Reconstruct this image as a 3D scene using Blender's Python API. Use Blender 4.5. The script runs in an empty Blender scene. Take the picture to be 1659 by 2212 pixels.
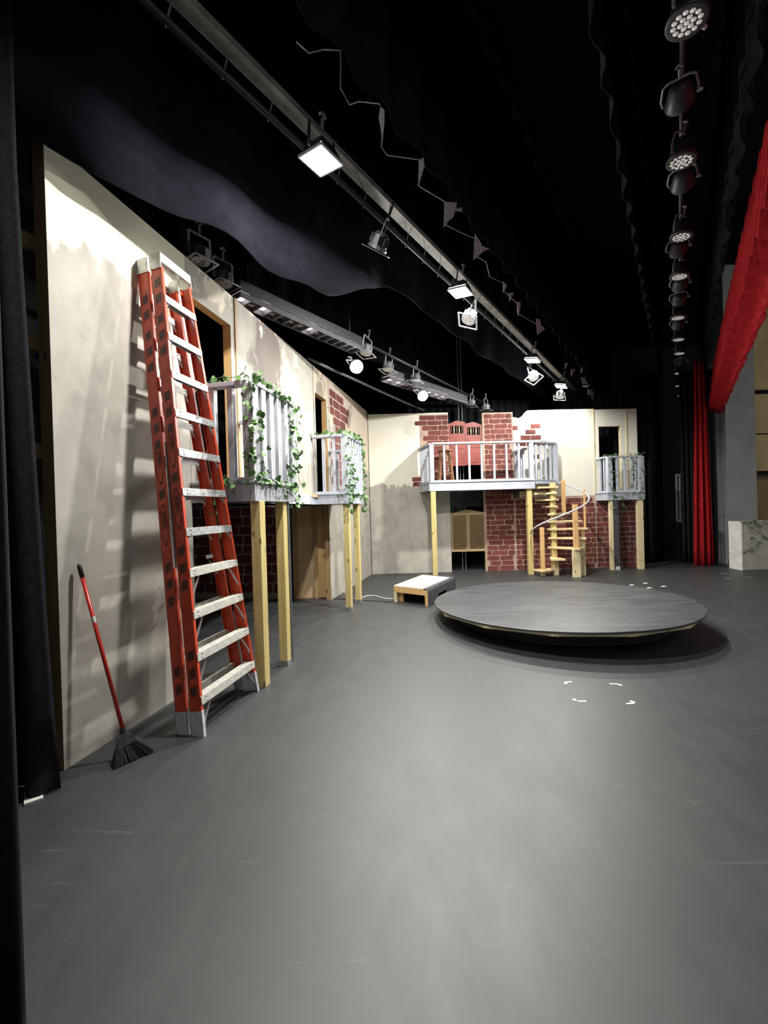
import bpy, math, random
from mathutils import Vector, Matrix
from mathutils import noise as mnoise
R_ = random.Random(7)
sc = bpy.context.scene
COL = sc.collection

# ------------------------------------------------------------------ camera, world, exposure
F_PX, H_CAM, ROLL, HOR = 900.0, 1.5, math.radians(1.6), 1100.0
PITCH = math.atan2(1106 - HOR, F_PX)                      # looks very slightly down
cam = bpy.data.cameras.new('camera'); camo = bpy.data.objects.new('camera', cam); COL.objects.link(camo)
cam.sensor_fit = 'VERTICAL'; cam.sensor_height = 36.0; cam.lens = F_PX / 2212 * 36.0
cam.clip_start = 0.05
camo.matrix_world = (Matrix.Translation((0, 0, H_CAM)) @ Matrix.Rotation(math.radians(90) - PITCH, 4, 'X')
                     @ Matrix.Rotation(-ROLL, 4, 'Z'))
sc.camera = camo
sc.view_settings.view_transform = 'Standard'; sc.view_settings.look = 'None'
sc.view_settings.gamma = 1.0; sc.view_settings.use_curve_mapping = False
sc.view_settings.exposure = 0.0
w = bpy.data.worlds.new('world'); sc.world = w; w.use_nodes = True
w.node_tree.nodes['Background'].inputs[0].default_value = (0.80, 0.86, 1.0, 1)
w.node_tree.nodes['Background'].inputs[1].default_value = 0.13
FLOOD_W, BULB_W, HOUSE_FILL_W, BACK_FILL_W = 215.0, 85.0, 120.0, 50.0
sc.cycles.max_bounces = 8; sc.cycles.diffuse_bounces = 5
sc.cycles.sample_clamp_indirect = 6.0
sc.cycles.use_denoising = True


def area_light(name, loc, size, watts, color=(1, 1, 1), direction=(0, 0, -1), shape='SQUARE', spread=math.pi, parent=None, size_y=None):
    l = bpy.data.lights.new(name, 'AREA'); l.shape = shape; l.size = size
    if size_y: l.shape = 'RECTANGLE'; l.size_y = size_y
    l.energy = watts; l.color = color; l.spread = spread
    o = bpy.data.objects.new(name, l); COL.objects.link(o)
    o.rotation_euler = Vector(direction).to_track_quat('-Z', 'Y').to_euler(); o.location = loc
    return o

# unseen area lamps added as fill, from the auditorium side and behind the camera
area_light('house_fill', (9.5, 2.0, 5.2), 3.0, HOUSE_FILL_W, (1.0, 0.93, 0.80), (-0.25, 0.55, -0.8))
area_light('wing_fill', (0.6, -2.6, 4.6), 2.2, BACK_FILL_W, (1.0, 0.97, 0.90), (0.05, 0.45, -1))

# ------------------------------------------------------------------ measuring helpers (rays of the camera into the place)
def ray(u, v):
    dx, dy = u - 829.5, v - 1106.0
    x = dx * math.cos(ROLL) - dy * math.sin(ROLL); y = dx * math.sin(ROLL) + dy * math.cos(ROLL)
    return Vector((x, F_PX * math.cos(PITCH) - y * math.sin(PITCH), -(F_PX * math.sin(PITCH) + y * math.cos(PITCH))))
def G(u, v, z=0.0):
    d = ray(u, v); return d * ((z - H_CAM) / d.z) + Vector((0, 0, H_CAM))
def Yp(u, v, Y):
    d = ray(u, v); return d * (Y / d.y) + Vector((0, 0, H_CAM))
class Wall:
    def __init__(s, a, b):
        s.a = Vector((a[0], a[1], 0)); e = Vector((b[0], b[1], 0)) - s.a; s.L = e.length; s.e = e.normalized()
        s.n = Vector((s.e.y, -s.e.x, 0))
    def __call__(s, t, n, z): return s.a + s.e * t + s.n * n + Vector((0, 0, z))
    def hit(s, u, v, off=0.0):
        d = ray(u, v); p0 = s.a + s.n * off
        k = (p0 - Vector((0, 0, H_CAM))).dot(s.n) / d.dot(s.n); q = d * k + Vector((0, 0, H_CAM))
        return (q - s.a).dot(s.e), q.z
WL = Wall((-1.944, 2.469), (-.324, 9.65))       # painted wall on the left
WB = Wall((-.324, 9.65), (5.95, 9.72))          # painted wall across the back
DA = Vector((.583, .813, 0)).normalized()       # across the stage (along the pipes)
NA = Vector((DA.y, -DA.x, 0))
def A(t, c, z): return DA * t + NA * c + Vector((0, 0, z))

# ------------------------------------------------------------------ materials
def new_mat(name):
    m = bpy.data.materials.new(name); m.use_nodes = True
    return m, m.node_tree, m.node_tree.nodes['Principled BSDF']
def node(nt, typ, **kw):
    n = nt.nodes.new(typ)
    for k, v in kw.items(): setattr(n, k, v)
    return n
def noise_fac(nt, scale, detail=4, rough=.55, stretch=(1, 1, 1), lo=.35, hi=.65, dist=0.0):
    tc = node(nt, 'ShaderNodeTexCoord'); mp = node(nt, 'ShaderNodeMapping'); mp.inputs['Scale'].default_value = stretch
    nt.links.new(tc.outputs['Object'], mp.inputs['Vector'])
    nz = node(nt, 'ShaderNodeTexNoise'); nz.inputs['Scale'].default_value = scale; nz.inputs['Detail'].default_value = detail
    nz.inputs['Roughness'].default_value = rough; nz.inputs['Distortion'].default_value = dist
    nt.links.new(mp.outputs[0], nz.inputs['Vector'])
    mr = node(nt, 'ShaderNodeMapRange'); mr.inputs['From Min'].default_value = lo; mr.inputs['From Max'].default_value = hi
    nt.links.new(nz.outputs['Fac'], mr.inputs['Value'])
    return mr.outputs[0], nz.outputs['Fac']
def mix(nt, fac, a, b, blend='MIX'):
    m = node(nt, 'ShaderNodeMix', data_type='RGBA', blend_type=blend)
    for sock, v in ((m.inputs[0], fac), (m.inputs[6], a), (m.inputs[7], b)):
        if hasattr(v, 'links'): nt.links.new(v, sock)
        elif isinstance(v, (int, float)): sock.default_value = v
        else: sock.default_value = (*v, 1)
    return m.outputs[2]
def math_(nt, op, a, b=0.0, clamp=False):
    m = node(nt, 'ShaderNodeMath', operation=op); m.use_clamp = clamp
    for s, v in ((m.inputs[0], a), (m.inputs[1], b)):
        if hasattr(v, 'links'): nt.links.new(v, s)
        else: s.default_value = v
    return m.outputs[0]
def bump(nt, bs, h, strength=.2, dist=.01):
    b = node(nt, 'ShaderNodeBump'); b.inputs['Strength'].default_value = strength; b.inputs['Distance'].default_value = dist
    nt.links.new(h, b.inputs['Height']); nt.links.new(b.outputs[0], bs.inputs['Normal'])
def mottled(name, c1, c2, scale=6, rough=.6, metal=0.0, stretch=(1, 1, 1), b=0.0, detail=5, spec=.5, lo=.35, hi=.65):
    m, nt, bs = new_mat(name); f, raw = noise_fac(nt, scale, detail, .6, stretch, lo, hi)
    nt.links.new(mix(nt, f, c1, c2), bs.inputs['Base Color'])
    bs.inputs['Roughness'].default_value = rough; bs.inputs['Metallic'].default_value = metal
    bs.inputs['Specular IOR Level'].default_value = spec
    if b: bump(nt, bs, raw, b)
    return m
def emission(name, color, strength):
    m, nt, bs = new_mat(name); bs.inputs['Base Color'].default_value = (.8, .8, .8, 1)
    f, raw = noise_fac(nt, 40)
    nt.links.new(mix(nt, f, color, tuple(min(1, c * 1.03) for c in color)), bs.inputs['Emission Color'])
    bs.inputs['Emission Strength'].default_value = strength
    return m

MAT = {}
MAT['black_cloth'] = mottled('black velour', (.010, .010, .012), (.018, .018, .022), 30, .95, b=.15, spec=.15)
MAT['border_cloth'] = mottled('haze-tinted black border cloth', (.0085, .0080, .013), (.015, .0135, .022), 6, .95, spec=.1)  # blue-violet lift in the black stands in for haze glow around the lamps
MAT['black_paint'] = mottled('black paint', (.010, .010, .011), (.022, .022, .024), 8, .6)
MAT['red_cloth'] = mottled('red velour', (.26, .006, .010), (.42, .013, .018), 18, .85, b=.1, spec=.2)
MAT['grey_paint'] = mottled('grey trim paint', (.38, .41, .47), (.47, .50, .56), 5, .55, stretch=(1, 1, 1))
MAT['grey_brushed'] = mottled('grey brushed paint', (.26, .27, .30), (.50, .52, .55), 5, .55, stretch=(6, 6, .6), detail=6)
MAT['dark_grey'] = mottled('dark grey paint', (.045, .047, .055), (.075, .078, .09), 8, .6)
MAT['orange'] = mottled('orange fibreglass', (.46, .048, .020), (.62, .075, .028), 14, .38, detail=6)
MAT['alu'] = mottled('worn aluminium', (.34, .36, .37), (.60, .61, .60), 22, .42, metal=.5, detail=8)
MAT['alu_tread'] = mottled('dusty aluminium tread', (.45, .45, .41), (.62, .62, .56), 30, .6, metal=.15, detail=8)
MAT['steel_grey'] = mottled('grey cast metal', (.20, .20, .21), (.30, .30, .31), 20, .5, metal=.3)
MAT['fixture_light'] = mottled('light grey enamel', (.40, .41, .43), (.55, .56, .58), 20, .5)
MAT['black_metal'] = mottled('black fixture enamel', (.02, .02, .022), (.035, .035, .04), 20, .45)
MAT['black_plastic'] = mottled('black plastic', (.015, .015, .016), (.03, .03, .03), 20, .35)
MAT['bristle'] = mottled('black bristles', (.004, .004, .005), (.018, .018, .018), 90, .8, stretch=(1, 1, .1))
MAT['clear_plastic'] = mottled('smoky clear plastic', (.02, .02, .022), (.06, .06, .065), 12, .08)
MAT['red_plastic'] = mottled('red lacquered handle', (.45, .018, .012), (.56, .03, .02), 30, .3)
MAT['sticker'] = mottled('dark printed label', (.045, .018, .018), (.12, .03, .022), 60, .5)
MAT['ink'] = mottled('dark ink', (.03, .012, .012), (.05, .02, .018), 60, .5)
MAT['white_paint'] = mottled('white paint', (.62, .62, .58), (.78, .78, .74), 7, .6)
MAT['pale_cloth'] = mottled('pale torn cloth', (.55, .56, .60), (.75, .76, .80), 20, .9)
MAT['cord'] = mottled('grey cord', (.25, .25, .27), (.38, .38, .40), 30, .7)
MAT['white_cable'] = mottled('white cable', (.55, .55, .53), (.7, .7, .68), 30, .5)
MAT['pvc'] = mottled('grey plastic pipe', (.42, .45, .50), (.55, .58, .62), 20, .35)
MAT['raceway'] = mottled('scuffed grey raceway', (.16, .155, .14), (.30, .29, .26), 7, .55, detail=7)
MAT['tape'] = mottled('yellow glow tape', (.78, .80, .45), (.90, .90, .62), 60, .5)
MAT['white_tape'] = mottled('white tape', (.75, .75, .72), (.88, .88, .85), 60, .5)
MAT['door_red'] = mottled('red brown door paint', (.20, .035, .024), (.29, .055, .036), 9, .5)
MAT['dark_gap'] = mottled('dark turned spindle paint', (.14, .05, .04), (.22, .07, .05), 9, .5)
MAT['oak'] = mottled('tan louvre wood', (.34, .24, .12), (.45, .33, .18), 8, .6, stretch=(1, 1, 8))
MAT['stool_wood'] = mottled('brown stool wood', (.22, .10, .05), (.34, .17, .09), 12, .5, stretch=(4, 4, 1))
MAT['tan_panel'] = mottled('tan acoustic panel', (.50, .38, .20), (.60, .47, .26), 3, .8)
MAT['grey_wall'] = mottled('grey painted masonry', (.27, .28, .29), (.33, .34, .35), 3, .7, b=.1)
MAT['leaf'] = mottled('ivy leaf green', (.045, .12, .035), (.17, .34, .10), 45, .5, detail=2)
MAT['leaf_dark'] = mottled('dark ivy leaf green', (.03, .07, .03), (.09, .17, .07), 45, .5, detail=2)
MAT['stem'] = mottled('vine stem', (.05, .10, .04), (.09, .15, .06), 20, .6)
MAT['lamp_white'] = emission('lit flood lens', (1.0, .97, .86), 45)
MAT['bulb_white'] = emission('lit led lamp', (1.0, .99, .93), 60)
MAT['strip_lit'] = emission('lit strip cell', (1.0, .84, .82), 8)
MAT['strip_dim'] = emission('dim strip cell', (.75, .45, .35), .35)
MAT['lens'] = mottled('par lens glass', (.40, .39, .40), (.80, .79, .78), 45, .25, detail=1)
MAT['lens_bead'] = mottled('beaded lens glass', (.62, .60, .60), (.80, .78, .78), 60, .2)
_b = MAT['lens_bead'].node_tree.nodes['Principled BSDF']; _b.inputs['Emission Color'].default_value = (1, .96, .94, 1); _b.inputs['Emission Strength'].default_value = .22  # faint glow added to lift lenses that would render dark

def wood_mat(name, c1, c2, axis):
    m, nt, bs = new_mat(name)
    st = {'z': (14, 14, .7), 'x': (1.2, 14, 14), 'n': (1, 1, 1)}[axis]
    f, raw = noise_fac(nt, 3.0, 6, .6, st, .35, .65, .6)
    f2, _ = noise_fac(nt, 1.6, 2, .5, (1, 1, 1), .3, .7)
    base = mix(nt, f, c1, c2)
    vo = node(nt, 'ShaderNodeTexVoronoi'); tc = node(nt, 'ShaderNodeTexCoord'); mp = node(nt, 'ShaderNodeMapping')
    mp.inputs['Scale'].default_value = (7, 7, 3.2); nt.links.new(tc.outputs['Object'], mp.inputs[0]); nt.links.new(mp.outputs[0], vo.inputs['Vector'])
    vo.inputs['Scale'].default_value = 1.0
    k = node(nt, 'ShaderNodeMapRange'); k.inputs['From Min'].default_value = .07; k.inputs['From Max'].default_value = .13
    nt.links.new(vo.outputs['Distance'], k.inputs['Value'])
    knots = mix(nt, k.outputs[0], tuple(c * .25 for c in c1), base)
    out = mix(nt, math_(nt, 'MULTIPLY', f2, .35), knots, tuple(c * .8 for c in c2))
    nt.links.new(out, bs.inputs['Base Color']); bs.inputs['Roughness'].default_value = .6
    bump(nt, bs, raw, .15)
    return m
MAT['pine_v'] = wood_mat('treated pine upright', (.50, .38, .14), (.66, .55, .24), 'z')
MAT['pine_h'] = wood_mat('pine board', (.60, .46, .24), (.76, .62, .36), 'x')
MAT['pine_pale'] = wood_mat('pale pine', (.66, .54, .30), (.82, .72, .46), 'z')
MAT['pine_orange'] = wood_mat('orange pine', (.62, .37, .15), (.74, .47, .21), 'z')
MAT['ply'] = wood_mat('plywood', (.50, .34, .18), (.60, .43, .25), 'n')
MAT['stud'] = wood_mat('flat frame lumber', (.30, .19, .09), (.42, .28, .14), 'z')

def plaster(name, bz, slope=(0, 0), amp=.35, warm=1.0, light=(.74, .72, .57), maroon=None):
    """painted flat: cream above a ragged line, mottled grey-brown scumble below"""
    m, nt, bs = new_mat(name)
    tc = node(nt, 'ShaderNodeTexCoord'); sp = node(nt, 'ShaderNodeSeparateXYZ'); nt.links.new(tc.outputs['Object'], sp.inputs[0])
    big, _ = noise_fac(nt, 1.5, 5, .62, (1, 1, .8), .30, .70, .3)
    mid, raw = noise_fac(nt, 4.5, 6, .62, (1, 1, .7), .36, .64, .35)
    fine, _ = noise_fac(nt, 60, 3, .5, (1, 1, 1), .3, .7)
    dark = (.30 * warm, .275 * warm, .245 * warm); lite = (.44 * warm, .415 * warm, .37 * warm)
    g = mix(nt, mid, dark, lite); g = mix(nt, math_(nt, 'MULTIPLY', big, .55), g, (.49 * warm, .47 * warm, .42 * warm))
    # ragged upper line of the scumble
    h = math_(nt, 'ADD', sp.outputs[2], math_(nt, 'MULTIPLY', sp.outputs[1], slope[1]))
    h = math_(nt, 'ADD', h, math_(nt, 'MULTIPLY', math_(nt, 'SUBTRACT', math_(nt, 'ADD', mid, big), 1.0), amp * .5))
    e = node(nt, 'ShaderNodeMapRange'); e.inputs['From Min'].default_value = bz; e.inputs['From Max'].default_value = bz + .05
    nt.links.new(h, e.inputs['Value'])
    if maroon:
        yc, wd, zlo = maroon
        dy = math_(nt, 'ABSOLUTE', math_(nt, 'SUBTRACT', math_(nt, 'ADD', sp.outputs[1], math_(nt, 'MULTIPLY', math_(nt, 'SUBTRACT', mid, .5), .25)), yc))
        k1 = node(nt, 'ShaderNodeMapRange'); k1.inputs['From Min'].default_value = wd; k1.inputs['From Max'].default_value = wd * .6
        nt.links.new(dy, k1.inputs['Value'])
        k2 = node(nt, 'ShaderNodeMapRange'); k2.inputs['From Min'].default_value = zlo; k2.inputs['From Max'].default_value = zlo + .5
        nt.links.new(math_(nt, 'ADD', sp.outputs[2], math_(nt, 'MULTIPLY', mid, .4)), k2.inputs['Value'])
        g = mix(nt, math_(nt, 'MULTIPLY', math_(nt, 'MULTIPLY', k1.outputs[0], k2.outputs[0]), .8), g, (.105, .080, .068))
    cream = mix(nt, math_(nt, 'MULTIPLY', fine, .25), light, tuple(c * .93 for c in light))
    out = mix(nt, e.outputs[0], g, cream)
    nt.links.new(out, bs.inputs['Base Color']); bs.inputs['Roughness'].default_value = .75
    bs.inputs['Specular IOR Level'].default_value = .25
    bump(nt, bs, raw, .05)
    return m
MAT['flat_left'] = plaster('scumbled flat paint', 3.17)
MAT['flat_left_far'] = plaster('shade-toned scumbled flat paint', 4.92, slope=(0, .26), amp=.8, warm=.95, light=(.58, .50, .40))  # shade put into the colour: upper cream toned down to tan
MAT['flat_left_mid'] = plaster('pinkish scumbled flat paint', 3.85, amp=1.1, warm=1.0, light=(.70, .64, .52), maroon=(5.05, .42, 2.55))
MAT['flat_back'] = plaster('back flat paint', 2.02, amp=.30, warm=1.05, light=(.84, .82, .70))
MAT['cream'] = plaster('cream flat paint', -1.0, light=(.80, .78, .67))
MAT['block_paint'] = plaster('stone painted block', 5.0, warm=1.1)

def brick_mat(name, c1, c2, hi):
    m, nt, bs = new_mat(name)
    at = node(nt, 'ShaderNodeAttribute', attribute_name='tone')
    f, raw = noise_fac(nt, 14, 5, .6, (1, 1, 1.4), .35, .68, .6)
    base = mix(nt, at.outputs['Fac'], c1, c2)
    out = mix(nt, math_(nt, 'MULTIPLY', f, .55), base, hi)
    nt.links.new(out, bs.inputs['Base Color']); bs.inputs['Roughness'].default_value = .7
    bs.inputs['Specular IOR Level'].default_value = .25
    return m
MAT['brick'] = brick_mat('painted brick red', (.070, .016, .015), (.185, .044, .036), (.30, .115, .095))
MAT['brick_dark'] = brick_mat('painted brick maroon', (.075, .016, .016), (.15, .030, .028), (.20, .07, .07))
MAT['brick_wine'] = brick_mat('painted brick wine', (.13, .035, .035), (.20, .055, .05), (.24, .10, .09))
MAT['mortar'] = mottled('painted mortar', (.36, .25, .19), (.50, .37, .28), 5, .7)
MAT['mortar_grey'] = mottled('painted grey mortar', (.26, .22, .21), (.38, .33, .31), 5, .7)

# stage floor
m, nt, bs = new_mat('black stage floor')
f, raw = noise_fac(nt, .55, 4, .6, (1, 1, 1), .3, .7)
f2, raw2 = noise_fac(nt, 3.5, 8, .68, (1.6, .7, 1), .35, .7)
f3, raw3 = noise_fac(nt, 26, 5, .7, (1, 1, 1), .60, .78)
sc1, _ = noise_fac(nt, 2.2, 9, .75, (9, .6, 1), .60, .72, 1.0)
base = mix(nt, f, (.026, .028, .030), (.036, .038, .039))
base = mix(nt, math_(nt, 'MULTIPLY', f2, .32), base, (.054, .056, .056))
base = mix(nt, math_(nt, 'MULTIPLY', f3, .5), base, (.085, .085, .082))
f4, _ = noise_fac(nt, 1.1, 10, .8, (1.5, 14, 1), .60, .66, .5)
base = mix(nt, math_(nt, 'MULTIPLY', f4, .45), base, (.12, .12, .115))
base = mix(nt, math_(nt, 'MULTIPLY', sc1, .30), base, (.09, .09, .088))
nt.links.new(base, bs.inputs['Base Color'])
rr = node(nt, 'ShaderNodeMapRange'); rr.inputs['To Min'].default_value = .47; rr.inputs['To Max'].default_value = .53; bs.inputs['Specular IOR Level'].default_value = .6
nt.links.new(f2, rr.inputs['Value']); nt.links.new(rr.outputs[0], bs.inputs['Roughness'])
bump(nt, bs, raw3, .10, .002)
MAT['floor'] = m
m, nt, bs = new_mat('scuffed black turntable top')
f, raw = noise_fac(nt, 2.2, 8, .7, (.7, 2.4, 1), .35, .68, .8)
base = mix(nt, f, (.026, .029, .032), (.070, .076, .082))
nt.links.new(base, bs.inputs['Base Color']); bs.inputs['Roughness'].default_value = .42; bs.inputs['Specular IOR Level'].default_value = .7
MAT['turntable'] = m
# dark masonry
m, nt, bs = new_mat('black painted block wall')
bt = node(nt, 'ShaderNodeTexBrick'); tc = node(nt, 'ShaderNodeTexCoord'); mp = node(nt, 'ShaderNodeMapping')
mp.inputs['Rotation'].default_value = (math.radians(90), 0, 0)
nt.links.new(tc.outputs['Object'], mp.inputs[0]); nt.links.new(mp.outputs[0], bt.inputs['Vector'])
bt.inputs['Color1'].default_value = (.014, .014, .016, 1); bt.inputs['Color2'].default_value = (.018, .018, .02, 1); bt.inputs['Mortar'].default_value = (.028, .028, .03, 1)
bt.inputs['Scale'].default_value = 1; bt.inputs['Brick Width'].default_value = .4; bt.inputs['Row Height'].default_value = .2; bt.inputs['Mortar Size'].default_value = .008
nt.links.new(bt.outputs[0], bs.inputs['Base Color']); bs.inputs['Roughness'].default_value = .8
MAT['black_block'] = m

# ------------------------------------------------------------------ mesh helpers
class MB:
    def __init__(s): s.v = []; s.f = []; s.tone = []
    def add(s, vs, fs, tone=None):
        b = len(s.v); s.v += [tuple(x) for x in vs]; s.f += [tuple(i + b for i in f) for f in fs]
        s.tone += [tone if tone is not None else .5] * len(fs); return s
    def box(s, c, size, M=None):
        x, y, z = (k / 2 for k in size); c = Vector(c)
        vs = [Vector((a * x, b * y, d * z)) for a in (-1, 1) for b in (-1, 1) for d in (-1, 1)]
        if M is not None: vs = [M @ q for q in vs]
        return s.add([q + c for q in vs], [(0, 1, 3, 2), (4, 6, 7, 5), (0, 4, 5, 1), (2, 3, 7, 6), (0, 2, 6, 4), (1, 5, 7, 3)])
    def beam(s, p, q, w, h, up=(0, 0, 1)):
        p, q = Vector(p), Vector(q); d = (q - p).normalized(); up = Vector(up)
        x = d.cross(up)
        if x.length < 1e-4: x = d.cross(Vector((0, 1, 0)))
        x.normalize(); y = x.cross(d).normalized()
        vs = [e + x * (a * w / 2) + y * (b * h / 2) for e in (p, q) for a, b in ((-1, -1), (1, -1), (1, 1), (-1, 1))]
        return s.add(vs, [(3, 2, 1, 0), (4, 5, 6, 7), (0, 1, 5, 4), (1, 2, 6, 5), (2, 3, 7, 6), (3, 0, 4, 7)])
    def post(s, fr, s0, n0, z0, z1, ws, wn):           # upright aligned with a wall frame
        vs = [fr(s0 + a * ws / 2, n0 + b * wn / 2, z) for z in (z0, z1) for a, b in ((-1, -1), (1, -1), (1, 1), (-1, 1))]
        return s.add(vs, [(0, 1, 2, 3), (7, 6, 5, 4), (4, 5, 1, 0), (5, 6, 2, 1), (6, 7, 3, 2), (7, 4, 0, 3)])
    def tube(s, pts, r, n=8, closed=False):
        pts = [Vector(p) for p in pts]; rs = r if isinstance(r, (list, tuple)) else [r] * len(pts)
        rings = []; ref = Vector((0, 0, 1))
        for i, p in enumerate(pts):
            d = (pts[min(i + 1, len(pts) - 1)] - pts[max(i - 1, 0)]).normalized()
            if abs(d.dot(ref)) > .97: ref = Vector((1, 0, 0)) if abs(d.x) < .9 else Vector((0, 1, 0))
            x = d.cross(ref).normalized(); y = d.cross(x).normalized(); ref = -y if False else ref
            rings.append([p + (x * math.cos(2 * math.pi * k / n) + y * math.sin(2 * math.pi * k / n)) * rs[i] for k in range(n)])
        vs = [q for rg in rings for q in rg]; fs = []
        for i in range(len(pts) - 1):
            for k in range(n):
                a, b = i * n + k, i * n + (k + 1) % n; fs.append((a, b, b + n, a + n))
        fs.append(tuple(range(n - 1, -1, -1))); fs.append(tuple((len(pts) - 1) * n + k for k in range(n)))
        return s.add(vs, fs)
    def lathe(s, prof, M, n=24):                        # prof: (radius, height) about local z
        vs = [M @ Vector((r * math.cos(2 * math.pi * k / n), r * math.sin(2 * math.pi * k / n), z)) for r, z in prof for k in range(n)]
        fs = [(i * n + k, i * n + (k + 1) % n, (i + 1) * n + (k + 1) % n, (i + 1) * n + k) for i in range(len(prof) - 1) for k in range(n)]
        fs.append(tuple(range(n - 1, -1, -1))); fs.append(tuple((len(prof) - 1) * n + k for k in range(n)))
        return s.add(vs, fs)
    def prism(s, poly, fn, d0, d1, tone=None):          # poly of 2d points, fn(x, depth, y) -> world
        n = len(poly); vs = [fn(x, d, y) for d in (d0, d1) for x, y in poly]
        fs = [tuple(range(n)), tuple(range(2 * n - 1, n - 1, -1))] + [(i, i + n, (i + 1) % n + n, (i + 1) % n) for i in range(n)]
        return s.add(vs, fs, tone)
    def build(s, name, mat, parent=None, smooth=False, bevel=0.0, tones=False):
        me = bpy.data.meshes.new(name); me.from_pydata(s.v, [], s.f); me.validate(); me.update()
        import bmesh
        bm = bmesh.new(); bm.from_mesh(me); bmesh.ops.recalc_face_normals(bm, faces=bm.faces); bm.to_mesh(me); bm.free()
        if tones:
            at = me.attributes.new('tone', 'FLOAT', 'FACE')
            if len(s.tone) == len(me.polygons): at.data.foreach_set('value', s.tone)
        me.materials.append(MAT[mat] if isinstance(mat, str) else mat)
        if smooth:
            for p in me.polygons: p.use_smooth = True
        o = bpy.data.objects.new(name, me); COL.objects.link(o)
        if parent:
            o.parent = parent; wl = Vector((0, 0, 0)); q = parent
            while q: wl += q.location; q = q.parent
            o.location = -wl
        if bevel:
            b = o.modifiers.new('bevel', 'BEVEL'); b.width = bevel; b.segments = 2; b.limit_method = 'ANGLE'
        return o
def tag(o, label, cat, group=None, kind=None):
    o['label'] = label; o['category'] = cat
    if group: o['group'] = group
    if kind: o['kind'] = kind
    return o
def thing(name, label, cat, loc=(0, 0, 0), group=None):
    o = bpy.data.objects.new(name, None); o.empty_display_size = .1; COL.objects.link(o); o.location = loc
    return tag(o, label, cat, group)
def struct(name, mb, mat):
    o = mb.build(name, mat); o['kind'] = 'structure'; return o
def copy_tree(o, parent=None):
    c = o.copy(); COL.objects.link(c)
    if parent: c.parent = parent
    for ch in list(o.children): copy_tree(ch, c)
    return c
def grid_panel(mb, fr, xs, zs, filled, d0, d1):
    """flat panel with openings, front at depth d1, back at d0"""
    nx, nz = len(xs) - 1, len(zs) - 1
    F = lambda i, j: 0 <= i < nx and 0 <= j < nz and filled((xs[i] + xs[i + 1]) / 2, (zs[j] + zs[j + 1]) / 2)
    for i in range(nx):
        for j in range(nz):
            if not F(i, j): continue
            a, b, c, d = xs[i], xs[i + 1], zs[j], zs[j + 1]
            mb.add([fr(a, d1, c), fr(b, d1, c), fr(b, d1, d), fr(a, d1, d)], [(0, 1, 2, 3)])
            mb.add([fr(a, d0, c), fr(b, d0, c), fr(b, d0, d), fr(a, d0, d)], [(3, 2, 1, 0)])
            for (p, q, ii, jj) in (((a, c), (b, c), i, j - 1), ((a, d), (b, d), i, j + 1), ((a, c), (a, d), i - 1, j), ((b, c), (b, d), i + 1, j)):
                if not F(ii, jj): mb.add([fr(p[0], d0, p[1]), fr(q[0], d0, q[1]), fr(q[0], d1, q[1]), fr(p[0], d1, p[1])], [(0, 1, 2, 3)])
def bricks(mb, fr, depth, x0, x1, z0, rows, rh, bl, keep, rng, gap=.014, jit=.010, wave=0.0, shift=0.0):
    for r in range(rows):
        x = x0 - rng.random() * bl * .3 - (bl * .5 if r % 2 else 0) + shift
        while x < x1:
            L = bl * rng.uniform(.82, 1.18); a, b = max(x, x0), min(x + L - gap, x1); x += L
            if b - a < bl * .18: continue
            za, zb = z0 + r * rh + gap / 2, z0 + (r + 1) * rh - gap / 2
            k = keep((a + b) / 2, (za + zb) / 2, a, b)
            if not k: continue
            j = lambda: rng.uniform(-jit, jit) * .5
            c = min(rh, b - a) * .16; t = rng.random()
            pts = [(a + c, za + j()), ((a + b) / 2, za + j()), (b - c, za + j()), (b, za + c), (b + j(), (za + zb) / 2), (b, zb - c), (b - c, zb + j()), ((a + b) / 2, zb + j()), (a + c, zb + j()), (a, zb - c), (a + j(), (za + zb) / 2), (a, za + c)]
            wv = lambda p: (p[0], p[1] + wave * math.sin(p[0] * 2.3 + r))
            n = len(pts); mb.add([fr(*(lambda q: (q[0], depth, q[1]))(wv(p))) for p in pts], [tuple(range(n))], t)

# ------------------------------------------------------------------ floor, ceiling, walls of the stage house
b = MB(); b.add([(-7, -4.5, 0), (16, -4.5, 0), (16, 17, 0), (-7, 17, 0), (-7, -4.5, -.1), (16, -4.5, -.1), (16, 17, -.1), (-7, 17, -.1)],
                [(0, 1, 2, 3), (7, 6, 5, 4), (0, 4, 5, 1), (1, 5, 6, 2), (2, 6, 7, 3), (3, 7, 4, 0)])
struct('floor', b, 'floor')
struct('ceiling', MB().box((4.5, 6.2, 7.05), (23, 21.5, .1)), 'border_cloth')
struct('wall_left', MB().box((-4.6, 6.0, 3.5), (.2, 22, 7)), 'black_block')
struct('wall_back', MB().box((4.5, 15.0, 3.5), (20, .2, 7)), 'black_block')

# proscenium side wall beyond the red curtain
pc = G(1580, 1222)
b = MB(); b.add([(7.93, 9.62, 0), (8.62, 9.62, 0), (8.62, 10.1, 0), (7.93, 10.1, 0), (7.93, 9.62, 6.9), (8.62, 9.62, 6.9), (8.62, 10.1, 6.9), (7.93, 10.1, 6.9)],
                [(0, 1, 5, 4), (1, 2, 6, 5), (2, 3, 7, 6), (3, 0, 4, 7), (4, 5, 6, 7), (3, 2, 1, 0)])
struct('wall_right', b, 'grey_wall')
struct('baseboard_right', MB().box((8.27, 9.60, .05), (.70, .03, .10)), 'dark_grey')

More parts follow.
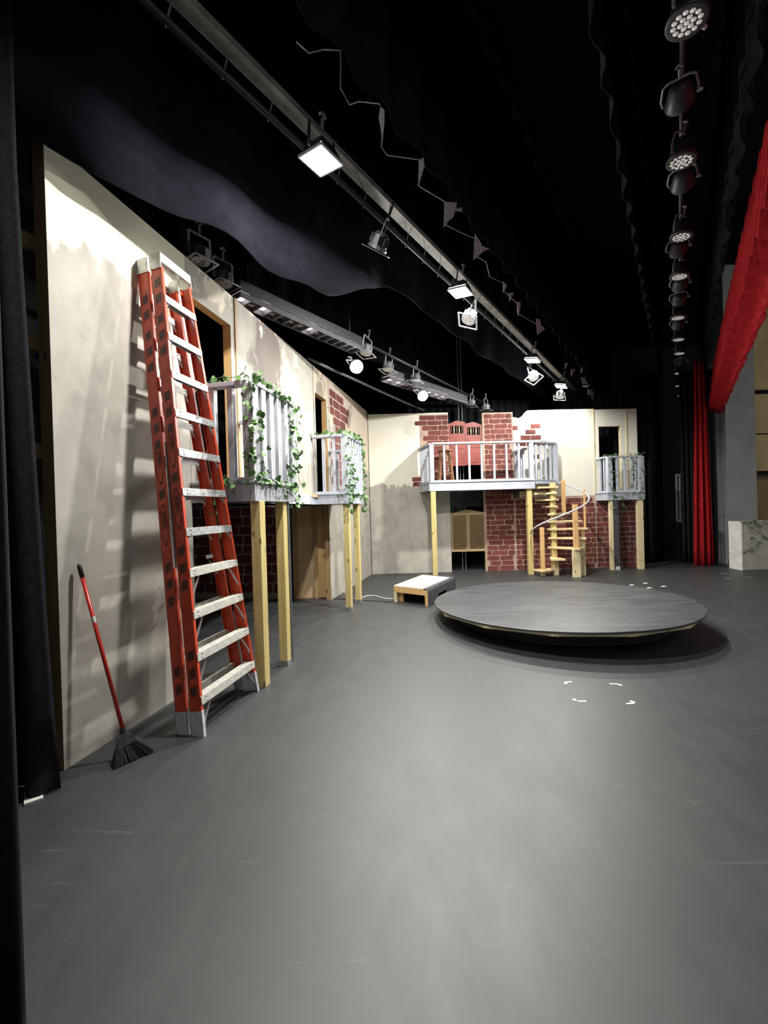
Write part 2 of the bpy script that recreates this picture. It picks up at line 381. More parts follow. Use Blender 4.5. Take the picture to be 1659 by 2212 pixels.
# ------------------------------------------------------------------ left painted wall: flats
TH = .09
WLH = 3.76
def flat(name, label, mat, xs, zs, filled, fr, group, off=0.0):
    t = thing(name, label, 'stage flat', fr(xs[0], off, 0), group)
    b = MB(); grid_panel(b, fr, xs, zs, filled, off - .006, off); b.build('painted_face', mat, t)
    return t
def frame_lumber(t, fr, segs, off=0.0, mat='stud'):
    b = MB()
    for (a0, z0, a1, z1) in segs:                       # rectangles a0..a1, z0..z1 behind the face
        b.add([fr(a, d, z) for d in (off - TH, off - .007) for a, z in ((a0, z0), (a1, z0), (a1, z1), (a0, z1))],
              [(0, 1, 2, 3), (7, 6, 5, 4), (0, 4, 5, 1), (1, 5, 6, 2), (2, 6, 7, 3), (3, 7, 4, 0)])
    b.build('lumber_frame', mat, t)
G1 = 'painted plaster flats of the left wall'
t = flat('stage_flat', 'tall plaster-painted flat nearest the camera, behind the orange ladder', 'flat_left', [0, 1.21], [.0, WLH], lambda x, z: True, WL, G1)
frame_lumber(t, WL, [(0, 0, .05, WLH), (1.16, 0, 1.21, WLH), (.05, 0, 1.16, .08), (.05, WLH - .05, 1.16, WLH), (.05, 1.85, 1.16, 1.9)])
for z in (3.15, 2.55, 1.9, .9):
    MB().beam(WL(.05, -.10, z), WL(-.55, -.62, z + .12), .04, .09).build('brace', 'stud', t)
t = flat('stage_flat', 'plaster-painted flat with the nearer upper doorway above the vine balcony', 'flat_left_mid', [1.215, 1.30, 1.885, 1.965], [1.63, 1.75, 3.44, WLH],
         lambda x, z: not (1.30 < x < 1.885 and 1.75 < z < 3.44), WL, G1)
frame_lumber(t, WL, [(1.215, 1.63, 1.30, WLH), (1.885, 1.63, 1.965, WLH), (1.30, 3.44, 1.885, 3.49), (1.30, WLH - .05, 1.885, WLH)], mat='pine_orange')
t = flat('stage_flat', 'wide smoky painted flat between the two upper doorways', 'flat_left_mid', [1.97, 4.10], [1.63, WLH], lambda x, z: True, WL, G1)
frame_lumber(t, WL, [(1.97, 1.63, 2.02, WLH), (4.05, 1.63, 4.10, WLH), (2.02, WLH - .05, 4.05, WLH)])
MB().post(WL, 1.975, .006, 1.76, 3.76, .035, .012).build('seam_batten', 'stud', t)
MB().post(WL, 4.10, .006, 1.76, 3.76, .03, .012).build('seam_batten', 'flat_left_far', t)
t = flat('stage_flat', 'narrow painted flat with the farther upper doorway behind the second balcony', 'flat_left_far', [4.11, 4.16, 4.66, 4.76], [1.63, 1.75, 3.36, WLH],
         lambda x, z: not (4.16 < x < 4.66 and 1.75 < z < 3.36), WL, G1)
frame_lumber(t, WL, [(4.11, 1.63, 4.16, WLH), (4.66, 1.63, 4.76, WLH), (4.16, 3.36, 4.66, 3.41)], mat='pine_orange')
MB().post(WL, 4.77, .006, 1.76, 3.76, .03, .012).build('seam_batten', 'flat_left_far', t)
t = flat('stage_flat', 'far plaster flat with a faded wine brick patch, meeting the back wall', 'flat_left_far', [4.64, 4.77, 7.35], [0, 1.63, WLH], lambda x, z: x > 4.77 or z < 1.63, WL, G1)
frame_lumber(t, WL, [(4.64, 0, 4.70, 1.6), (7.28, 0, 7.33, WLH), (4.78, WLH - .05, 7.28, WLH)])
rg = random.Random(3); b = MB()
def kp(x, z, a, b_):
    w0 = 5.78 - .25 * math.sin(z * 9); return x < w0 and x > 4.82 + (.12 if z < 2.9 else 0) and not (2.6 < z < 3.1 and x < 5.0)
bricks(b, WL, .002, 4.82, 5.9, 1.95, 11, .152, .38, kp, rg, gap=.02)
b.build('painted_bricks', 'brick_wine', t, tones=True)

# upper level deck between the two left balconies
t = thing('platform_deck', 'long grey upper deck edge running along the left wall between the balconies', 'platform', WL(1.3, 0, 1.6))
b = MB(); b.beam(WL(1.3, -.35, 1.725), WL(7.0, -.35, 1.725), .9, .04); b.build('decking', 'ply', t)
b = MB(); b.beam(WL(1.95, .30, 1.672), WL(4.06, .03, 1.672), .035, .145); b.build('fascia_board', 'grey_paint', t)
b = MB(); b.add([WL(1.95, .28, 1.745), WL(1.95, -.1, 1.745), WL(4.06, -.1, 1.745), WL(4.06, .03, 1.745), WL(1.95, .28, 1.76), WL(1.95, -.1, 1.76), WL(4.06, -.1, 1.76), WL(4.06, .03, 1.76)],
                [(0, 1, 2, 3), (7, 6, 5, 4), (0, 4, 5, 1), (1, 5, 6, 2), (2, 6, 7, 3), (3, 7, 4, 0)]); b.build('ledge_top', 'ply', t)

# recess under the deck: dark brick flat, return and plywood panels
class Flat2(Wall): pass
RB = Wall((-3.7, 7.42), (-1.80, 7.22))
t = thing('stage_flat', 'dark maroon brick-painted flat in the recess under the left deck', 'stage flat', RB(0, 0, 0))
b = MB(); grid_panel(b, RB, [0, RB.L], [0, 1.62], lambda x, z: True, -.04, 0); b.build('mortar_face', 'mortar_grey', t)
rg = random.Random(11); b = MB(); bricks(b, RB, .002, .02, RB.L - .03, .10, 9, .168, .27, lambda *a: True, rg, gap=.018, wave=.006, jit=.02); b.build('painted_bricks', 'brick_dark', t, tones=True)
MB().post(RB, RB.L / 2, .008, 0, .095, RB.L, .016).build('base_strip', 'mortar_grey', t)
PB = Wall((-1.80, 7.18), (-.90, 7.22))
t = thing('plywood_panel', 'bare plywood panels closing the recess below the left deck', 'panel', PB(0, 0, 0))
MB().post(PB, .10, -.02, 0, 1.60, .20, .03).build('painted_strip', 'dark_grey', t)
MB().post(PB, .255, .0, 0, 1.60, .09, .05).build('batten', 'stud', t)
MB().post(PB, .43, -.02, 0, 1.60, .26, .03).build('board', 'ply', t)
MB().post(PB, .60, .01, 0, 1.60, .07, .06).build('batten', 'stud', t)
MB().post(PB, .755, -.01, 0.0, 1.60, .24, .03).build('board', 'pine_orange', t)

# ------------------------------------------------------------------ back painted wall: flats
WBH = 3.70
G2 = 'painted flats of the back wall'
t = flat('stage_flat', 'cream and grey painted flat with brick edging, left end of the back wall', 'flat_back', [.01, 1.865], [0, WBH], lambda x, z: True, WB, G2)
frame_lumber(t, WB, [(1.80, 0, 1.865, WBH), (.02, WBH - .05, 1.80, WBH)], mat='pine_pale')
MB().post(WB, 2.26, -.16, 1.50, 2.02, .80, .02).build('masking_board', 'black_paint', t)
b = MB(); b.post(WB, 1.53, .0015, 2.05, 3.66, .66, .002); b.build('painted_mortar', 'mortar', t)
BR, BLN = .1175, .32
rg = random.Random(5); b = MB()
edge = {}
def kp(x, z, a, b_):
    r = int(z / BR); 
    if r not in edge: edge[r] = rg.choice([.98, 1.12, 1.2, 1.24, 1.10])
    return a > edge[r] and z < 3.68 and z > 2.05
bricks(b, WB, .004, .95, 1.862, .0, 32, BR, BLN, kp, rg)
b.prism([(1.0, 2.12), (1.20, 2.12), (1.20, 2.22), (1.0, 2.22)], WB, .003, .004, .9)
b.build('painted_bricks', 'brick', t, tones=True)

t = flat('stage_flat', 'narrow brick-painted flat right of the red saloon doors, full height', 'mortar', [2.66, 3.37], [0, WBH - .03], lambda x, z: True, WB, G2)
frame_lumber(t, WB, [(2.66, 0, 2.71, WBH - .03), (3.32, 0, 3.37, WBH - .03)], mat='pine_pale')
b = MB(); bricks(b, WB, .003, 2.70, 3.345, .0, 31, BR, BLN, lambda x, z, a, b_: z < 3.66, random.Random(6)); b.build('painted_bricks', 'brick', t, tones=True)

t = thing('stage_flat', 'cream painted flat over brick, behind the spiral stair', 'stage flat', WB(3.38, 0, 0), G2)
top = [(3.375, 0), (5.255, 0), (5.255, WBH)] + [(3.72 - .0 * k, WBH) for k in range(1)] + [(3.66, 3.655), (3.58, 3.565), (3.50, 3.52), (3.44, 3.545), (3.375, 3.55)]
b = MB(); b.prism(top, WB, -.006, 0); b.build('painted_face', 'cream', t)
frame_lumber(t, WB, [(5.20, 0, 5.25, WBH)], mat='pine_pale')
b = MB(); b.post(WB, 4.315, .0015, 0, 1.69, 1.87, .002); b.build('painted_mortar', 'mortar', t)
rg = random.Random(9); b = MB(); bricks(b, WB, .003, 3.38, 5.25, .0, 15, BR, BLN, lambda x, z, a, b_: z < 1.70, rg)
for (x, z) in ((3.42, 3.30), (3.90, 3.33), (3.78, 3.20), (3.66, 3.07), (3.90, 3.07), (3.55, 2.93), (3.80, 2.93), (4.02, 2.93), (3.85, 2.62), (4.08, 1.86), (3.86, 1.80), (4.18, 1.76), (3.52, 1.84), (3.70, 1.74)):
    w2 = .06 if x == 3.42 else .115
    b.prism([(x - w2, z - .05), (x + w2, z - .048), (x + w2, z + .05), (x - w2, z + .052)], WB, .002, .0035, rg.random())
b.build('painted_bricks', 'brick', t, tones=True)
MB().post(WB, 5.256, .006, 1.72, WBH, .03, .01).build('seam_batten', 'pine_pale', t)

t = flat('stage_flat', 'cream painted flat with a black window opening, right end of the back wall', 'cream', [5.262, 5.37, 5.885, 6.27], [0, 1.62, 3.285, WBH - .02],
         lambda x, z: not (5.37 < x < 5.885 and 1.62 < z < 3.285), WB, G2)
frame_lumber(t, WB, [(5.885, 1.62, 5.935, 3.285), (5.32, 1.62, 5.37, 3.285), (5.32, 3.285, 5.935, 3.33), (6.22, 0, 6.27, WBH - .02)], mat='pine_pale')
MB().post(WB, 5.765, .0015, 0, 1.60, 1.0, .002).build('painted_mortar', 'mortar_grey', t)
b = MB(); bricks(b, WB, .003, 5.27, 6.26, .0, 14, BR, BLN, lambda x, z, a, b_: z < 1.62, random.Random(19)); b.build('painted_bricks', 'brick', t, tones=True)
MB().post(WB, 6.02, .006, 1.62, WBH - .02, .03, .01).build('seam_batten', 'pine_pale', t)

# saloon doors
def leafdoor(label, fr, x0, x1, z0, zt, n, mat, upper, mirror):
    wdt = x1 - x0; t = thing('saloon_door', label, 'door', fr(x0 if mirror else x1, n, z0))
    if upper:
        pts = [(x0, z0), (x1, z0)]
        for k in range(9):
            q = k / 8; pts.append((x1 - q * wdt, zt + .05 * math.sin(math.pi * q) ** 2 + (.04 * (1 - q) if mirror else .04 * q)))
        f = MB(); f.prism([(x0, z0), (x1, z0), (x1, zt - .23), (x0, zt - .23)], fr, n - .02, n + .02)
        f.prism([(x0, zt - .05), (x1, zt - .05)] + pts[2:], fr, n - .02, n + .02)
        f.post(fr, x0 + .02, n, zt - .23, zt - .05, .04, .04); f.post(fr, x1 - .02, n, zt - .23, zt - .05, .04, .04)
        d = f.build('door', mat, t)
        for k in range(5):
            x = x0 + .04 + (wdt - .08) * (k + .5) / 5
            pr = [(x, z) for z in ()]
            s = MB(); s.tube([fr(x, n, zt - .23 + .18 * q / 6) for q in range(7)], [.007, .012, .009, .016, .009, .012, .007], 8); s.build('spindle', 'pine_pale' if k % 2 else 'dark_gap', d, smooth=True)
        p = MB()
        for (za, zb) in ((z0 + .06, z0 + .32), (z0 + .40, zt - .30)):
            p.post(fr, (x0 + x1) / 2, n + .022, za, zb, wdt - .10, .012)
        p.build('raised_panel', mat, d, bevel=.004)
    else:
        pts = [(x0, z0), (x1, z0)] + [(x1 - k / 8 * wdt, zt + .06 * (math.sin(math.pi * k / 16) ** 2 if not mirror else math.cos(math.pi * k / 16) ** 2)) for k in range(9)]
        f = MB(); f.post(fr, x0 + .017, n, z0, zt, .034, .035); f.post(fr, x1 - .017, n, z0, zt, .034, .035)
        f.post(fr, (x0 + x1) / 2, n, z0, z0 + .06, wdt, .034)
        f.prism([(x0, zt - .06), (x1, zt - .06)] + pts[2:], fr, n - .017, n + .017)
        d = f.build('door', mat, t)
        s = MB(); k = z0 + .075
        while k < zt - .07:
            s.add([fr(x0 + .034, n - .012, k), fr(x1 - .034, n - .012, k), fr(x1 - .034, n + .014, k + .024), fr(x0 + .034, n + .014, k + .024),
                   fr(x0 + .034, n - .008, k - .004), fr(x1 - .034, n - .008, k - .004), fr(x1 - .034, n + .018, k + .020), fr(x0 + .034, n + .018, k + .020)],
                  [(0, 1, 2, 3), (7, 6, 5, 4), (0, 4, 5, 1), (1, 5, 6, 2), (2, 6, 7, 3), (3, 7, 4, 0)]); k += .028
        s.build('louvre_slats', mat, d)
leafdoor('left red brown saloon door with spindles in the upper doorway', WB, 1.875, 2.262, 2.46, 3.44, -.045, 'door_red', True, True)
leafdoor('right red brown saloon door with spindles, the slightly lower of the two', WB, 2.268, 2.652, 2.47, 3.40, -.045, 'door_red', True, False)
leafdoor('left tan louvred saloon door in the lower doorway', WB, 1.88, 2.27, .46, 1.37, -.05, 'oak', False, True)
leafdoor('right tan louvred saloon door in the lower doorway', WB, 2.275, 2.68, .46, 1.37, -.05, 'oak', False, False)
# dark cloth behind the openings
def drape(name, label, p0, p1, z0, z1, folds, depth, mat='black_cloth', flare=0.0, group=None, seed=1, seg=6, hem=0.0):
    p0, p1 = Vector((*p0, 0)), Vector((*p1, 0)); e = (p1 - p0); L = e.length; e.normalize(); n = Vector((e.y, -e.x, 0))
    rg = random.Random(seed); nx = folds * 10; ph = [rg.uniform(.7, 1.3) for _ in range(folds + 2)]
    vs = []; nz = seg
    for j in range(nz + 1):
        z = z0 + (z1 - z0) * j / nz; k = 1 - j / nz
        for i in range(nx + 1):
            q = i / nx; a = q * folds * 2 * math.pi; am = depth * ph[int(q * folds)] * (.65 + .35 * k)
            zz = z + (hem * math.sin(a * .5 + seed) * (1 if j == 0 else 0))
            vs.append(p0 + e * (q * L + flare * k * (q - .0) * L * .0 + flare * (1 - k) * (.5 - q) * L) + n * (am * math.sin(a)) + Vector((0, 0, zz)))
    fs = [(j * (nx + 1) + i, j * (nx + 1) + i + 1, (j + 1) * (nx + 1) + i + 1, (j + 1) * (nx + 1) + i) for j in range(nz) for i in range(nx)]
    b = MB().add(vs, fs); o = b.build(name, mat, smooth=True)
    s = o.modifiers.new('thick', 'SOLIDIFY'); s.thickness = .008
    return tag(o, label, 'curtain', group)
drape('black_curtain', 'black drape hanging behind the doorways of the back wall', WB(1.0, -1.2, 0)[:2], WB(4.2, -1.2, 0)[:2], .02, 4.28, 16, .05, seed=2)
drape('black_curtain', 'black drape behind the window opening, right of the painted wall', WB(4.9, -.9, 0)[:2], WB(7.0, -.5, 0)[:2], .02, 4.28, 14, .06, seed=3)
drape('black_curtain', 'faintly grey black leg curtain left of the red curtain', (6.35, 10.6), (7.3, 10.9), .02, 4.8, 8, .06, seed=4)
drape('black_curtain', 'black drape between the red curtain and the grey wall', (7.15, 10.0), (7.85, 9.9), .02, 4.6, 7, .05, seed=5)

# ------------------------------------------------------------------ balconies
def rail_run(fr, a, c, z0, z1, nb, t, mat='grey_paint', bw=.04, skip=None, top=.04, cap=.09, bottom=True, fl=None):
    """one straight balustrade from (s,n)=a to c: cap rail, sub rail, balusters"""
    P = lambda q, z: fr(a[0] + (c[0] - a[0]) * q, a[1] + (c[1] - a[1]) * q, z)
    MB().beam(P(0, z1 - top / 2), P(1, z1 - top / 2), cap, top).build('top_rail', mat, t, bevel=.004)
    if bottom: MB().beam(P(0, z0 + .02), P(1, z0 + .02), .045, .035).build('bottom_rail', mat, t)
    for k in range(nb):
        q = (k + 1) / (nb + 1)
        MB().beam(P(q, z0 + .03), P(q, z1 - top), bw, bw, up=fr.n).build('baluster', mat, t)
def corner(fr, s, n, z0, z1, t, w=.09, mat='grey_paint', name='corner_post'):
    return MB().post(fr, s, n, z0, z1, w, w).build(name, mat, t, bevel=.003)
def fascia(fr, a, c, z0, z1, t, mat='grey_paint', th=.035, lip=True):
    b = MB().beam(fr(a[0], a[1], (z0 + z1) / 2), fr(c[0], c[1], (z0 + z1) / 2), th, z1 - z0)
    if lip: b.beam(fr(a[0], a[1], z1 - .005), fr(c[0], c[1], z1 - .005), th + .035, .02)
    b.build('fascia_board', mat, t)

t = thing('balcony', 'near left grey balcony wrapped in ivy, beside the orange ladder', 'balcony', WL(1.6, .3, 0), 'small ivy balconies')
zd, zt_ = 1.77, 2.63
MB().add([WL(s, n, z) for z in (1.60, zd) for s, n in ((1.24, 0.02), (2.0, 0.02), (2.0, .57), (1.24, .57))], [(0, 1, 2, 3), (7, 6, 5, 4), (0, 4, 5, 1), (1, 5, 6, 2), (2, 6, 7, 3), (3, 7, 4, 0)]).build('decking', 'dark_grey', t)
fascia(WL, (1.22, .0), (1.22, .61), 1.60, zd, t, 'grey_brushed'); fascia(WL, (1.20, .60), (2.03, .60), 1.60, zd, t, 'grey_brushed'); fascia(WL, (2.02, 0), (2.02, .6), 1.60, zd, t)
corner(WL, 1.255, .565, zd, zt_ - .03, t, mat='grey_brushed', w=.10); corner(WL, 1.985, .565, zd, zt_ - .03, t, mat='grey_brushed', w=.10)
rail_run(WL, (1.255, .03), (1.255, .56), zd, zt_, 2, t, 'grey_paint', bw=.05)
rail_run(WL, (1.255, .575), (1.985, .575), zd, zt_, 4, t, 'grey_brushed', bw=.075)
rail_run(WL, (1.985, .03), (1.985, .56), zd, zt_ - .16, 2, t, 'grey_paint')
MB().post(WL, 1.30, .58, 0, 1.60, .09, .09).build('support_post', 'pine_v', t, bevel=.003)
MB().post(WL, 1.80, .55, 0, 1.60, .085, .085).build('support_post', 'pine_v', t, bevel=.003)
MB().post(WL, 1.86, .55, 0.01, 1.60, .035, .10).build('support_board', 'dark_grey', t)
MB().post(WL, 1.80, .55, 0.0, .05, .095, .095).build('post_shoe', 'steel_grey', t)

t = thing('balcony', 'far left grey balcony with ivy, against the corner of the two painted walls', 'balcony', WL(4.3, .3, 0), 'small ivy balconies')
zd, zt_ = 1.755, 2.64
s0, s1 = 3.93, 4.78
MB().add([WL(s, n, z) for z in (1.60, zd) for s, n in ((s0, 0.02), (s1, 0.02), (s1, .53), (s0, .53))], [(0, 1, 2, 3), (7, 6, 5, 4), (0, 4, 5, 1), (1, 5, 6, 2), (2, 6, 7, 3), (3, 7, 4, 0)]).build('decking', 'dark_grey', t)
fascia(WL, (s0, .0), (s0, .57), 1.60, zd, t); fascia(WL, (s0 - .02, .56), (s1 + .02, .56), 1.60, zd, t, 'grey_paint'); fascia(WL, (s1, 0), (s1, .56), 1.60, zd, t)
corner(WL, s0 + .04, .52, zd, zt_ - .03, t); corner(WL, s1 - .04, .52, zd, zt_ - .03, t)
rail_run(WL, (s0 + .04, .02), (s0 + .04, .52), zd, zt_, 2, t)
rail_run(WL, (s0 + .04, .53), (s1 - .04, .53), zd, zt_, 4, t, bw=.06)
rail_run(WL, (s1 - .04, .02), (s1 - .04, .52), zd, zt_ - .12, 3, t)
for s in (4.02, 4.53):
    MB().post(WL, s, .51, 0, 1.60, .085, .085).build('support_post', 'pine_v', t, bevel=.003)
    MB().post(WL, s, .51, 0, .05, .095, .095).build('post_shoe', 'steel_grey', t)

# large balcony on the back wall
t = thing('balcony', 'large grey railed balcony across the middle of the back wall', 'balcony', WB(2.4, .4, 0))
zd, zt_ = 2.045, 2.885
fl = [(1.20, .02), (3.55, .02), (4.22, .02), (4.22, .36), (3.55, .74), (1.33, .82)]
b = MB(); b.prism([(x, y) for x, y in fl], lambda x, d, y: WB(x, y, d), 1.98, 2.03); b.build('decking', 'dark_grey', t)
b = MB(); b.prism([(1.22, .02), (3.50, .02), (3.50, .72), (1.34, .78)], lambda x, d, y: WB(x, y, d), 1.87, 1.98); b.build('joists', 'black_paint', t)
fascia(WB, (1.18, .02), (1.32, .82), 1.865, 2.045, t); fascia(WB, (1.29, .825), (3.57, .735), 1.855, 2.045, t)
b = MB(); b.beam(WB(3.55, .73, 2.0), WB(4.23, .34, 2.0), .045, .035); b.beam(WB(3.6, .78, 1.965), WB(4.27, .40, 1.965), .06, .02); b.build('landing_edge', 'grey_paint', t)
corner(WB, 1.36, .78, zd, zt_ - .03, t); corner(WB, 3.51, .71, zd, zt_ - .03, t); corner(WB, 4.19, .33, 2.02, zt_ - .03, t, w=.10)
rail_run(WB, (1.19, .03), (1.35, .76), zd, zt_, 6, t)
rail_run(WB, (1.36, .79), (3.51, .72), zd, zt_, 7, t)
rail_run(WB, (3.51, .71), (4.19, .33), 2.02, zt_, 4, t)
rail_run(WB, (4.19, .33), (4.20, .03), 2.02, zt_, 3, t)
rail_run(WB, (3.36, .03), (3.44, .58), zd, zt_ - .13, 5, t)
for (s, n) in ((1.37, .78), (3.46, .67)):
    MB().post(WB, s, n, 0, 1.87, .105, .105).build('support_post', 'pine_v', t, bevel=.004)
MB().post(WB, 3.25, .5, 1.66, 1.87, .09, .12).build('joist_end', 'black_paint', t)
MB().beam(WB(3.36, .02, 1.80), WB(4.1, .02, 1.80), .03, .06).build('ledger_board', 'pine_pale', t)
MB().beam(WB(3.30, .10, 1.72), WB(3.98, .42, 1.74), .04, .05).build('ledger_board', 'pine_pale', t)

t = thing('balcony', 'small ivy balcony under the window at the right end of the back wall', 'balcony', WB(5.7, .2, 0), 'small ivy balconies')
zd, zt_ = 1.735, 2.545
MB().add([WB(s, n, z) for z in (1.57, zd) for s, n in ((5.30, 0.02), (6.12, 0.02), (6.12, .40), (5.30, .40))], [(0, 1, 2, 3), (7, 6, 5, 4), (0, 4, 5, 1), (1, 5, 6, 2), (2, 6, 7, 3), (3, 7, 4, 0)]).build('decking', 'dark_grey', t)
fascia(WB, (5.28, .0), (5.32, .42), 1.56, zd, t); fascia(WB, (5.30, .42), (6.14, .42), 1.56, zd, t); fascia(WB, (6.12, 0), (6.12, .42), 1.56, zd, t)
corner(WB, 5.38, .38, zd, zt_ - .02, t, w=.10); corner(WB, 6.08, .38, zd, zt_ - .02, t, w=.12)
rail_run(WB, (5.29, .03), (5.37, .37), zd, zt_, 2, t)
rail_run(WB, (5.38, .39), (6.09, .39), zd, zt_, 3, t, bw=.05)
rail_run(WB, (6.08, .03), (6.08, .37), zd, zt_, 2, t)
MB().post(WB, 5.40, .37, 0, 1.57, .06, .09).build('support_post', 'pine_pale', t); MB().post(WB, 5.50, .40, 0.02, 1.57, .10, .05).build('support_board', 'dark_grey', t)
MB().post(WB, 6.05, .37, 0, 1.57, .12, .09).build('support_post', 'pine_pale', t)
MB().box(WB(5.50, .42, .04), (.09, .05, .08)).build('post_shoe', 'white_paint', t)

# ------------------------------------------------------------------ spiral stair
t = thing('spiral_stair', 'bare pine spiral stair with grey pipe handrail by the big balcony', 'staircase', WB(3.92, .76, 0))
SC = (3.93, .78)
MB().post(WB, SC[0], SC[1], 0, 1.96, .10, .10).build('centre_post', 'pine_v', t, bevel=.004)
zs_ = [.13, .37, .60, .80, .99, 1.15, 1.31, 1.475, 1.62, 1.76, 1.885]
ang = [162, 98, 48, 22, 4, -14, -42, -82, -112, -142, -168]
ln = [.42, .30, .60, .62, .66, .62, .52, .40, .36, .34, .32]
for k, (z, a, L) in enumerate(zip(zs_, ang, ln)):
    a = math.radians(a); d = Vector((math.cos(a), math.sin(a))); q = Vector((-d.y, d.x))
    pts = [(-.11, -.07), (-.11, .07), (L, .15), (L, -.15)]
    poly = [(SC[0] + d.x * p + q.x * r, SC[1] + d.y * p + q.y * r) for p, r in pts]
    b = MB(); b.prism(poly, lambda x, dd, y: WB(x, y, dd), z - .038, z); b.build('tread', 'pine_h', t, bevel=.003)
def polar(a, r): a = math.radians(a); return SC[0] + math.cos(a) * r, SC[1] + math.sin(a) * r
newels = [(162, .30, .13, 1.02, .085, .13), (56, .50, .60, 1.49, .095, .60), (4, .66, .99, 1.80, .03, .0), (-42, .52, 1.31, 2.02, .085, 0)]
for a, r, z0, z1, wdt, leg in newels:
    x, y = polar(a, r); MB().post(WB, x, y, z0, z1, wdt, .045).build('newel', 'pine_orange', t, bevel=.003)
for a, r, z1, wdt in ((162, .30, .09, .085), (56, .50, .56, .15), (22, .55, .76, .11), (8, .60, .95, .05), (-14, .60, 1.11, .05), (98, .02, .33, .10)):
    x, y = polar(a, r)
    if a == 98: x, y = SC[0], SC[1] + .085
    MB().post(WB, x, y, 0, z1, wdt, .06).build('tread_leg', 'pine_pale', t, bevel=.003)
pts = []
for k in range(33):
    q = k / 32; a = 185 - q * 300; z = .88 + 1.25 * min(1, q * 1.12) ; r = .36 + .34 * math.sin(math.pi * min(1, q * .95 + .08)) ** .8
    if q > .8: r -= .25 * (q - .8) * 2
    x, y = polar(a, r); pts.append(WB(x, y + .02, z))
MB().tube(pts, .017, 10).build('handrail', 'pvc', t, smooth=True)

# ------------------------------------------------------------------ stool on the big balcony
c = WB(1.72, .34, 2.032)
t = thing('bar_stool', 'brown wooden stool standing on the big balcony behind the railing', 'stool', c)
b = MB(); b.lathe([(.165, .715), (.175, .725), (.175, .745), (.165, .755)], Matrix.Translation(c), 20); b.build('seat', 'stool_wood', t, smooth=False)
for a in (45, 135, 225, 315):
    d = Vector((math.cos(math.radians(a)), math.sin(math.radians(a)), 0))
    MB().beam(c + d * .13 + Vector((0, 0, .715)), c + d * .215, .035, .035).build('leg', 'stool_wood', t)
for z in (.22, .42):
    for k in range(4):
        a1, a2 = (math.radians(45 + 90 * (k + i)) for i in (0, 1)); r = .13 + .085 * (1 - z / .715)
        MB().beam(c + Vector((math.cos(a1) * r, math.sin(a1) * r, z)), c + Vector((math.cos(a2) * r, math.sin(a2) * r, z)), .022, .022).build('stretcher', 'stool_wood', t)

# ------------------------------------------------------------------ ladder
O = WL(.832, .60, 0); Wd = WL.e; Ud = (WL(.835, .20, 3.44) - O).normalized(); Nd = Wd.cross(Ud).normalized()
if Nd.dot(WL.n) < 0: Nd = -Nd
LM = lambda x, y, z: O + Wd * x + Nd * y + Ud * z
LL = 3.46
t = thing('stepladder', 'tall folded orange fibreglass stepladder leaning on the left painted wall', 'ladder', O)
hw = lambda z, base=.365, topw=.158: base + (topw - base) * z / LL
def rail_mesh(b, sx, y0, y1, z0, z1, hwf, thk=.005, fl=.026):
    for (xa, xb, ya, yb) in ((0, -thk, y0, y1), (0, -fl, y1 - thk, y1), (0, -fl, y0, y0 + thk)):
        vs = [LM(sx * (hwf(z) + x), y, z) for z in (z0, z1) for x, y in ((xa, ya), (xb, ya), (xb, yb), (xa, yb))]
        b.add(vs, [(0, 1, 2, 3), (7, 6, 5, 4), (0, 4, 5, 1), (1, 5, 6, 2), (2, 6, 7, 3), (3, 7, 4, 0)])
hwr = lambda z: hw(z) - .004
secs = (('front', -.088, 0, hw), ('rear', -.208, -.120, hwr))
NS = 11; step_z = [.262 + .288 * k for k in range(NS)]
